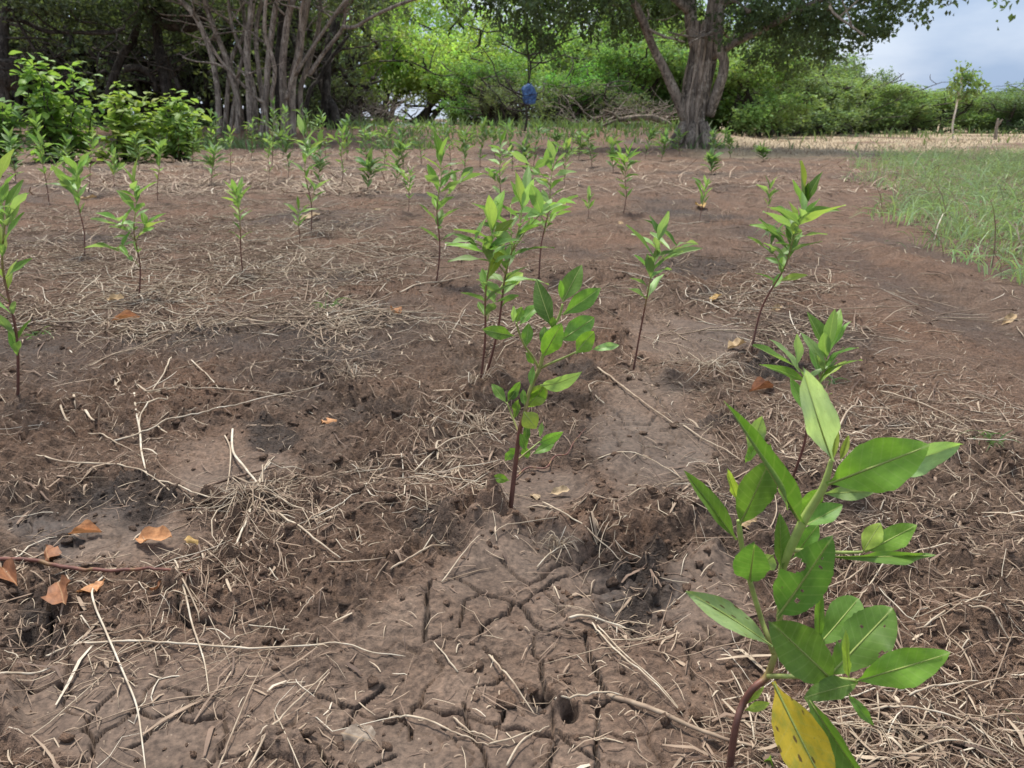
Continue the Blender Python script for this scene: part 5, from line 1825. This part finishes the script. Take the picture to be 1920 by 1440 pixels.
# ------------------------------------------------------------------ fallen leaves
DL = [leaf_mesh('dead_leaf', 12, 4, bend=-.25, fold=1.3, wave=.16, peak=.5, tipp=.6, mat=M_DEAD, seed=61), leaf_mesh('dead_leaf', 12, 4, bend=.3, fold=-1.1, wave=.2, peak=.45, tipp=.65, mat=M_DEAD, seed=62),
      leaf_mesh('dead_leaf', 12, 4, bend=.15, fold=2.6, wave=.12, peak=.5, mat=M_DEAD, seed=63)]
OR, BR, YE, PA, TN = (.55, .27, .12), (.30, .13, .06), (.52, .34, .12), (.50, .38, .24), (.44, .31, .17)
for bx, by, tx, ty, hw, col, me, lab in [
        (130, 1008, 192, 1006, 10, OR, 2, 'rolled orange brown fallen leaf farthest left of the row of three'), (253, 1018, 328, 1026, 15, OR, 0, 'wavy orange fallen leaf in the middle of the row of three'),
        (345, 1022, 398, 1010, 13, YE, 1, 'yellow orange fallen leaf at the right of the row of three'), (95, 1062, 78, 1022, 15, BR, 1, 'curled brown leaf standing up left of the orange row'),
        (38, 1115, 4, 1072, 15, BR, 2, 'dark brown curled leaf at the left edge'), (110, 1100, 132, 1148, 18, BR, 0, 'large dull brown withered leaf on the red twig'),
        (150, 1125, 178, 1098, 14, OR, 1, 'crumpled rust orange leaf below the red twig'), (185, 1128, 200, 1108, 8, OR, 0, 'small orange leaf fragment below the red twig'), (296, 1118, 306, 1132, 8, BR, 0, 'tiny rust brown leaf under the right half of the red twig'), (358, 1112, 380, 1102, 8, OR, 1, 'small rust leaf at the tip of the red twig'),
        (605, 798, 638, 784, 14, OR, 1, 'crumpled orange leaf lying left of centre'), (733, 590, 752, 598, 7, OR, 2, 'small orange leaf scrap far left of the tall pair'),
        (200, 566, 236, 570, 7, TN, 0, 'tan leaf lying left of the bushy sapling stem'), (208, 606, 266, 602, 7, OR, 2, 'long rolled orange leaf below the bushy sapling stem'), (8, 575, 36, 590, 14, OR, 1, 'orange withered leaf on the left edge stem'),
        (1362, 660, 1398, 658, 12, TN, 0, 'flat tan leaf lying before the leaning sapling stem'), (1405, 738, 1450, 728, 10, BR, 2, 'curled red brown leaf beside the dark hole'), (1386, 1000, 1418, 970, 12, TN, 1, 'curled yellow tan leaf behind the nearest sapling'),
        (1330, 572, 1352, 568, 6, YE, 0, 'pale yellow leaf scrap left of the leaning sapling'), (1446, 588, 1462, 584, 5, TN, 0, 'tan leaf scrap right of the leaning sapling stem'), (1880, 602, 1902, 596, 6, TN, 0, 'tan leaf on the path at the right edge'),
        (1160, 412, 1172, 418, 4, TN, 1, 'far tan leaf before the mid distance sapling'), (150, 376, 182, 372, 5, TN, 0, 'long tan leaf beside the sparse sapling'), (1310, 385, 1318, 395, 7, YE, 0, 'yellow leaf at the foot of the small sparse sapling'), (560, 420, 600, 412, 6, PA, 0, 'pale dry leaf at the foot of the tall whorled sapling'),
        (700, 398, 724, 392, 5, PA, 1, 'pale curled leaf on the straw left of centre'), (995, 945, 1012, 938, 8, PA, 1, 'pale dry leaf right of the central stem'), (1030, 940, 1068, 938, 7, PA, 0, 'flat pale leaf right of the central stem base'), (640, 1370, 700, 1388, 22, (.30, .24, .19), 1, 'grey crumpled withered leaf clump at the bottom')]:
    A, B_ = gpt(bx, by), gpt(tx, ty)
    A.z, B_.z = gz(A.x, A.y) + .006, gz(B_.x, B_.y) + .008
    k = pxsize(A)
    o = empty('tmp', (0, 0, 0)) if False else None
    d = B_ - A
    L = d.length
    yv = d / L
    nrm = (Vector((random.gauss(0, .2), -.35 + random.gauss(0, .2), 1))).normalized()
    xv = yv.cross(nrm).normalized()
    zv = xv.cross(yv)
    w = 2.6 * hw * k
    o = link('fallen_leaf', DL[me], None, lab, 'leaf', 'fallen leaves')
    zL = min(L, w * 1.3)
    o.matrix_basis = Matrix(((xv.x * w, yv.x * L, zv.x * zL, A.x), (xv.y * w, yv.y * L, zv.y * zL, A.y), (xv.z * w, yv.z * L, zv.z * zL, A.z), (0, 0, 0, 1)))
    o.color = col + (1,)


# ------------------------------------------------------------------ traced stalks and twigs on the ground
def stalk(pts, rw, tint, label, name='dry_stalk', cat='stalk', lift=0.0, group='dry stalks on the ground', mat=None):
    g = [gpt(*p) for p in pts]
    q = catmull(g, 6)
    zs = Hs([p.x for p in q], [p.y for p in q])
    n = len(q)
    k = pxsize(g[0])
    kw = max(3, (n // 2) | 1)
    sm_ = np.convolve(np.pad(zs, kw // 2, 'edge'), np.ones(kw) / kw, 'valid')[:n]
    o0 = q[0].copy()
    o0.z = zs[0]
    P = []
    for i, p in enumerate(q):
        z = .75 * sm_[i] + .25 * zs[i] + rw * k * 1.1 + .002 + lift * math.sin(math.pi * i / (n - 1))
        P.append(Vector((p.x, p.y, z)) - o0)
    mb = MB()
    mb.tube(P, [v * rw * k for v in lerps([1, 1.05, .9, .75, .4], n)], 6, [min(1, max(0, tint + .1 * math.sin(i * .9) + random.uniform(-.08, .08))) for i in range(n)], .03)
    return link(name, mb.mesh(name, mat or M_STRAW), None, label, cat, group, loc=o0)


def za(pts, ox=0, oy=480):
    return [(ox + a / 3.0, oy + b_ / 3.0) for a, b_ in pts]


ST = [
    (za([(250, 780), (400, 745), (600, 740), (800, 745), (1100, 765), (1400, 780), (1700, 765), (1920, 745), (2100, 790), (2280, 805)], 0, 960), 3.6, .88, 'long pale straw stalk lying across the whole lower left', .004),
    (za([(585, 400), (530, 470), (540, 560), (600, 700), (700, 930), (770, 1100), (800, 1300), (820, 1480)], 0, 960), 3.2, .97, 'whitish bent stalk running down to the bottom edge at left', .006),
    (za([(985, 290), (1020, 400), (1060, 560), (1090, 680), (1150, 850), (1175, 1020)], 0, 960), 3.2, .85, 'straight tan stalk crossing the long pale one', .006),
    (za([(1380, 1460), (1500, 1280), (1640, 1120), (1740, 1010), (1850, 890)], 0, 960), 4.2, .72, 'thick tan stalk slanting up right from the bottom edge', .006),
    (za([(1220, 1440), (1290, 1270), (1380, 1080), (1440, 950), (1530, 760)], 0, 960), 3.0, .6, 'thin brownish stalk left of the thick slanting one', .006),
    (za([(0, 990), (120, 945), (210, 920), (300, 880)], 0, 960), 4.5, .9, 'pale stalk entering at the left edge near the bottom', .003),
    (za([(1410, 0), (1390, 90), (1350, 180), (1320, 250)], 0, 960), 4.0, .97, 'white stalk end pointing down from the straw tuft', .004),
    (za([(1440, 0), (1560, 60), (1700, 160), (1830, 260), (1920, 310)], 0, 960), 3.4, .8, 'tan stalk slanting right from the straw tuft', .008),
    (za([(760, 800), (770, 900), (790, 1000), (800, 1120), (820, 1220), (835, 1275)]), 3.2, .97, 'white forked stem standing in the left middle ground', .0),
    (za([(960, 850), (870, 880), (800, 940), (785, 990)]), 2.6, .85, 'curved side branch of the white forked stem', .01),
    (za([(210, 1150), (400, 1190), (600, 1215), (740, 1245), (860, 1290), (960, 1360), (1010, 1395)]), 2.8, .72, 'long tan root running right to the foot of the white stem', .004),
    (za([(860, 1290), (1000, 1320), (1100, 1370), (1200, 1410), (1340, 1425)]), 2.8, .85, 'pale root continuing right of the white stem', .003),
    (za([(620, 820), (800, 800), (1000, 790), (1340, 785), (1600, 800), (1860, 850)]), 2.2, .72, 'long straight straw across the left middle ground', .006),
    (za([(640, 1070), (780, 1030), (940, 960), (1150, 920), (1300, 885), (1500, 835), (1830, 760)]), 2.6, .9, 'long pale curved straw rising to the right', .008),
    (za([(500, 1020), (580, 1030), (640, 1070), (700, 1100), (800, 1165)]), 2.4, .65, 'brownish stalk joining the white stem from the left', .004),
    (za([(1310, 985), (1315, 1130), (1380, 1230), (1450, 1320), (1470, 1350)]), 3.6, .97, 'thick white bent stem leaning into the straw tuft', .012),
    (za([(1265, 1020), (1300, 1120), (1295, 1250), (1270, 1400)]), 2.4, .75, 'thin tan stem beside the thick white bent one', .01),
    (za([(970, 605), (930, 680), (850, 780)]), 2.4, .85, 'short straight straw pointing up to the right', .004),
    (za([(1080, 615), (1160, 690), (1240, 790)]), 2.2, .8, 'short straw pointing down to the right', .004),
    (za([(500, 620), (620, 575), (720, 550), (850, 525)]), 2.2, .62, 'brown curved twig in the upper left soil', .005),
    (za([(30, 420), (200, 390), (340, 375), (540, 350)]), 2.0, .9, 'pale straw near the left edge stem', .004),
    (za([(0, 385), (200, 385), (400, 390), (620, 400), (820, 395)]), 1.8, .9, 'long straight pale straw left of the orange rolled leaf', .004),
    (za([(790, 230), (830, 290), (900, 320), (1000, 350), (1100, 345), (1230, 350)]), 2.2, .85, 'curved straw bundle strand at the foot of the bushy sapling', .006),
    (za([(1360, 375), (1480, 395), (1600, 385)]), 3.2, .8, 'flat tan straw blade left of centre', .004),
    (za([(330, 830), (370, 930), (400, 955)]), 3.4, .75, 'short thick tan stub at left', .004),
    (za([(480, 890), (545, 985)]), 4.0, .78, 'stout pale stub of straw at left', .003),
    (za([(420, 805), (430, 875)]), 4.2, .72, 'small stout upright stub of straw at left', .002),
    (za([(1150, 1320), (1300, 1270), (1450, 1230), (1600, 1190)]), 5.0, .15, 'dark grey stick lying in the straw left of centre', .004),
    (za([(130, 1350), (200, 1390), (300, 1440)]), 5.0, .2, 'dark short stick at the left', .004),
    (za([(1490, 1060), (1600, 1110), (1720, 1165), (1830, 1210), (1920, 1250), (2060, 1310), (2230, 1375), (2330, 1400)], 640, 960), 8.0, .5, 'thick brown split stick lying at the bottom right', .004),
    (za([(1200, 1145), (1330, 1105), (1480, 1080), (1580, 1080)], 640, 960), 3.6, .85, 'pale straw lying against the end of the split stick', .006),
    (za([(830, 820), (900, 920), (980, 1030), (1090, 1150)], 640, 960), 3.2, .75, 'tan stalk slanting down to the hole at the bottom', .012),
    (za([(230, 1160), (330, 1135), (480, 1170), (600, 1230), (720, 1270), (830, 1310)], 640, 960), 3.6, .72, 'curved tan straw at the bottom centre', .005),
    (za([(830, 1310), (950, 1300), (1040, 1260), (1090, 1230)], 640, 960), 3.2, .75, 'short curved straw leading to the hole', .005),
    (za([(930, 1440), (1000, 1340), (1080, 1270), (1170, 1225)], 640, 960), 3.8, .78, 'stout straw rising from the bottom edge at the centre', .006),
    (za([(630, 1150), (700, 1210), (780, 1250), (870, 1300)], 640, 960), 3.0, .75, 'straw lying parallel above the curved one', .004),
    (za([(1410, 640), (1500, 770), (1590, 880), (1700, 980), (1800, 1060), (1920, 1180)], 640, 960), 2.8, .85, 'long double straw slanting down right of the cracks', .01),
    (za([(1440, 650), (1560, 800), (1650, 900), (1790, 1030), (1900, 1150)], 640, 960), 2.2, .8, 'thin straw beside the long double straw', .008),
    (za([(1280, 605), (1400, 615), (1640, 625)], 640, 960), 4.5, .88, 'cut pale straw lying level beside the dark pit', .004),
    (za([(1130, 0), (1250, 80), (1400, 170), (1570, 270)], 640, 960), 2.8, .78, 'straw slanting right from the central stem foot', .006),
    (za([(280, 400), (400, 330), (530, 260), (610, 190)], 640, 960), 3.8, .62, 'tan twig slanting across the hollow', .008),
    (za([(565, 420), (640, 340), (720, 270), (780, 200)], 640, 960), 2.6, .78, 'pale straw beside the hollow', .006),
    (za([(1100, 320), (1170, 260), (1250, 235), (1330, 215)], 640, 960), 2.4, .85, 'thin curved straw right of the central stem', .006),
    (za([(1480, 850), (1430, 820), (1390, 750), (1440, 720), (1540, 745)], 640, 480), 2.0, .8, 'looped straw beside the cracked plates', .006),
    (za([(1440, 640), (1560, 750), (1700, 860), (1900, 990)], 640, 480), 3.0, .62, 'long grass stalk across the cracked plates right of centre', .005),
    (za([(1440, 1180), (1560, 1170), (1740, 1210), (1920, 1290)], 640, 480), 2.4, .8, 'forked straw right of the central sapling', .005),
    (za([(410, 1230), (560, 1110), (700, 1040), (780, 1010)], 640, 480), 2.6, .82, 'long straw leading up into the tuft left of the central stem', .008),
    (za([(0, 375), (120, 345), (260, 320), (400, 320), (520, 300)], 640, 480), 2.4, .7, 'long straw left of the tall pair', .006),
    (za([(330, 225), (450, 180), (600, 160), (730, 130)], 640, 480), 2.2, .8, 'curved pale straw behind the tall pair', .005),
    (za([(860, 1000), (930, 890), (1000, 865), (1170, 855)], 1280, 480), 3.2, .75, 'bent pale stick behind the top of the nearest sapling', .012),
    (za([(1100, 760), (1280, 830), (1450, 900), (1740, 1060)], 1280, 480), 2.2, .72, 'long straw slanting down the right side', .005),
    (za([(0, 980), (100, 1050), (220, 1110), (330, 1180)], 1280, 480), 2.4, .72, 'straw left of the nearest sapling top', .005),
    (za([(850, 1250), (1000, 1210), (1190, 1190), (1300, 1200), (1500, 1240), (1700, 1340), (1920, 1440)], 1280, 960), 3.6, .88, 'long pale forked stalk at the lower right', .006),
    (za([(1260, 1100), (1400, 1040), (1560, 1020), (1650, 1020)], 1280, 960), 3.4, .85, 'pale bent straw above the forked stalk', .008),
    (za([(1340, 715), (1500, 640), (1600, 590), (1740, 570)], 1280, 960), 3.2, .82, 'pale twig at the right edge of the picture', .006),
    (za([(1590, 690), (1700, 750), (1820, 815)], 1280, 960), 3.4, .75, 'short straight straw at the right', .004),
    (za([(1020, 470), (1080, 410), (1140, 365), (1320, 368)], 1280, 960), 2.6, .85, 'angled pale straw right of the nearest sapling', .006),
    (za([(1220, 1420), (1400, 1390), (1600, 1390), (1850, 1430)], 1280, 960), 3.4, .8, 'curved straw along the bottom right corner', .005),
]
for pts, rw, tn, lab, lf in ST:
    stalk(pts, rw * .58, tn, lab, lift=lf)
tw = stalk([(0, 1066), (60, 1070), (130, 1082), (200, 1090), (275, 1094), (330, 1106), (370, 1124)], 3.6, .35, 'red brown fallen twig carrying withered leaves at the left', 'fallen_twig', 'twig', .01, None, M_STEM)
stalk([(968, 902), (990, 888), (1022, 893), (1040, 872), (1062, 868), (1078, 842), (1098, 818)], 1.6, .36, 'red creeping stem with dry leaves at the foot of the central sapling', 'creeping_stem', 'stem', .004, None, M_STEM)

# loose straws that can be picked out one by one
labs = 'short loose straw lying on the bare soil'
xs_, yy_ = sample_ground(230, .62, 2.4, 1.0)
for i in range(len(xs_)):
    L = min(.24, max(.05, random.lognormvariate(-2.35, .45)))
    a = random.uniform(0, 6.283)
    cv = random.gauss(0, .5)
    P, th = [], a
    px_, py_ = xs_[i], yy_[i]
    for j in range(7):
        P.append((px_, py_))
        px_ += math.cos(th) * L / 6
        py_ += math.sin(th) * L / 6
        th += cv / 6 + (random.gauss(0, .5) if random.random() < .12 else 0)
    zz = Hs([p[0] for p in P], [p[1] for p in P])
    z0, z1 = zz[0], zz[-1]
    r = random.uniform(.0005, .0013)
    up = random.uniform(0, .01)
    o0 = Vector((P[0][0], P[0][1], z0))
    Q = [Vector((p[0], p[1], max(zz[j], z0 + (z1 - z0) * j / 6) + r + up * j / 6)) - o0 for j, p in enumerate(P)]
    mb = MB()
    mb.tube(Q, [r, r, r, r * .95, r * .9, r * .8, r * .5], 5, min(1, max(.1, random.gauss(.66, .2))), .08)
    link('loose_straw', mb.mesh('loose_straw', M_STRAW), None, labs, 'straw', 'loose straws', loc=o0)

# straw tufts: the dead root crowns of cut grass
for px, py, rp, n, lab in [(478, 948, 110, 46, 'dead straw tuft fanning out in the left foreground'), (905, 806, 70, 40, 'matted straw tuft left of the central stem'), (640, 628, 55, 34, 'small dead grass tuft in the left middle ground'),
                           (660, 705, 40, 20, 'little dry tuft behind the hollow'), (1330, 690, 90, 44, 'matted pale straw before the leaning sapling'), (1040, 1030, 36, 26, 'tiny pale tuft of chopped straw right of the central stem'), (330, 540, 80, 40, 'straw tuft at the foot of the bushy topped sapling'), (900, 712, 45, 26, 'reddish dry tuft at the foot of the tall pair')]:
    c0 = gpt(px, py)
    c0.z = gz(c0.x, c0.y)
    k = pxsize(c0)
    x0 = np.full(n, c0.x) + RNG.normal(0, rp * k * .18, n)
    y0 = np.full(n, c0.y) + RNG.normal(0, rp * k * .18, n)
    th = RNG.random(n) * 6.283
    L = rp * k * RNG.uniform(.5, 1.5, n)
    K = 6
    t = np.linspace(0, 1, K)[None]
    cu = RNG.normal(0, .5, n)[:, None]
    X = x0[:, None] + np.cos(th[:, None] + cu * t) * L[:, None] * t
    Yv = y0[:, None] + np.sin(th[:, None] + cu * t) * L[:, None] * t
    Zv = Hs(X.ravel(), Yv.ravel()).reshape(n, K) + .004 + np.sin(t * math.pi) * RNG.uniform(.0, .028, n)[:, None]
    P = np.stack([X, Yv, Zv], -1) - np.array(c0)[None, None]
    V, F, T = strips(P, (RNG.uniform(.0004, .0012, n))[:, None] * np.array([1, 1, 1, .9, .8, .4])[None], np.clip(RNG.normal(.68, .18, n), 0, 1), 4)
    link('straw_tuft', mesh_np('straw_tuft', V, F, {'tint': T}, M_STRAW), None, lab, 'straw tuft', loc=c0)

# a few green grass sprigs
for px, py, n, lab in [(612, 580, 14, 'small green grass sprig in the left middle ground'), (62, 632, 16, 'green grass blades lying near the left edge stem'), (1850, 838, 22, 'small green grass sprig at the right edge'), (1560, 715, 10, 'green weed sprig right of the dark hole'), (1900, 1372, 8, 'green blade scrap at the lower right edge'), (1460, 440, 10, 'grass sprig at the path edge')]:
    c0 = gpt(px, py)
    c0.z = gz(c0.x, c0.y)
    k = pxsize(c0)
    x0 = np.full(n, c0.x) + RNG.normal(0, 10 * k, n)
    y0 = np.full(n, c0.y) + RNG.normal(0, 10 * k, n)
    V, F, T = blades(x0, y0, RNG.uniform(20, 50, n) * k, 5, np.full(n, 1.6 * k), 1.1, RNG.uniform(.3, .8, n))
    o = link('grass_sprig', mesh_np('grass_sprig', V - np.array(c0)[None], F, {'tint': T}, M_GRASS), None, lab, 'grass', 'green grass sprigs', loc=c0)
    o.color = (.16, .27, .09, 1)
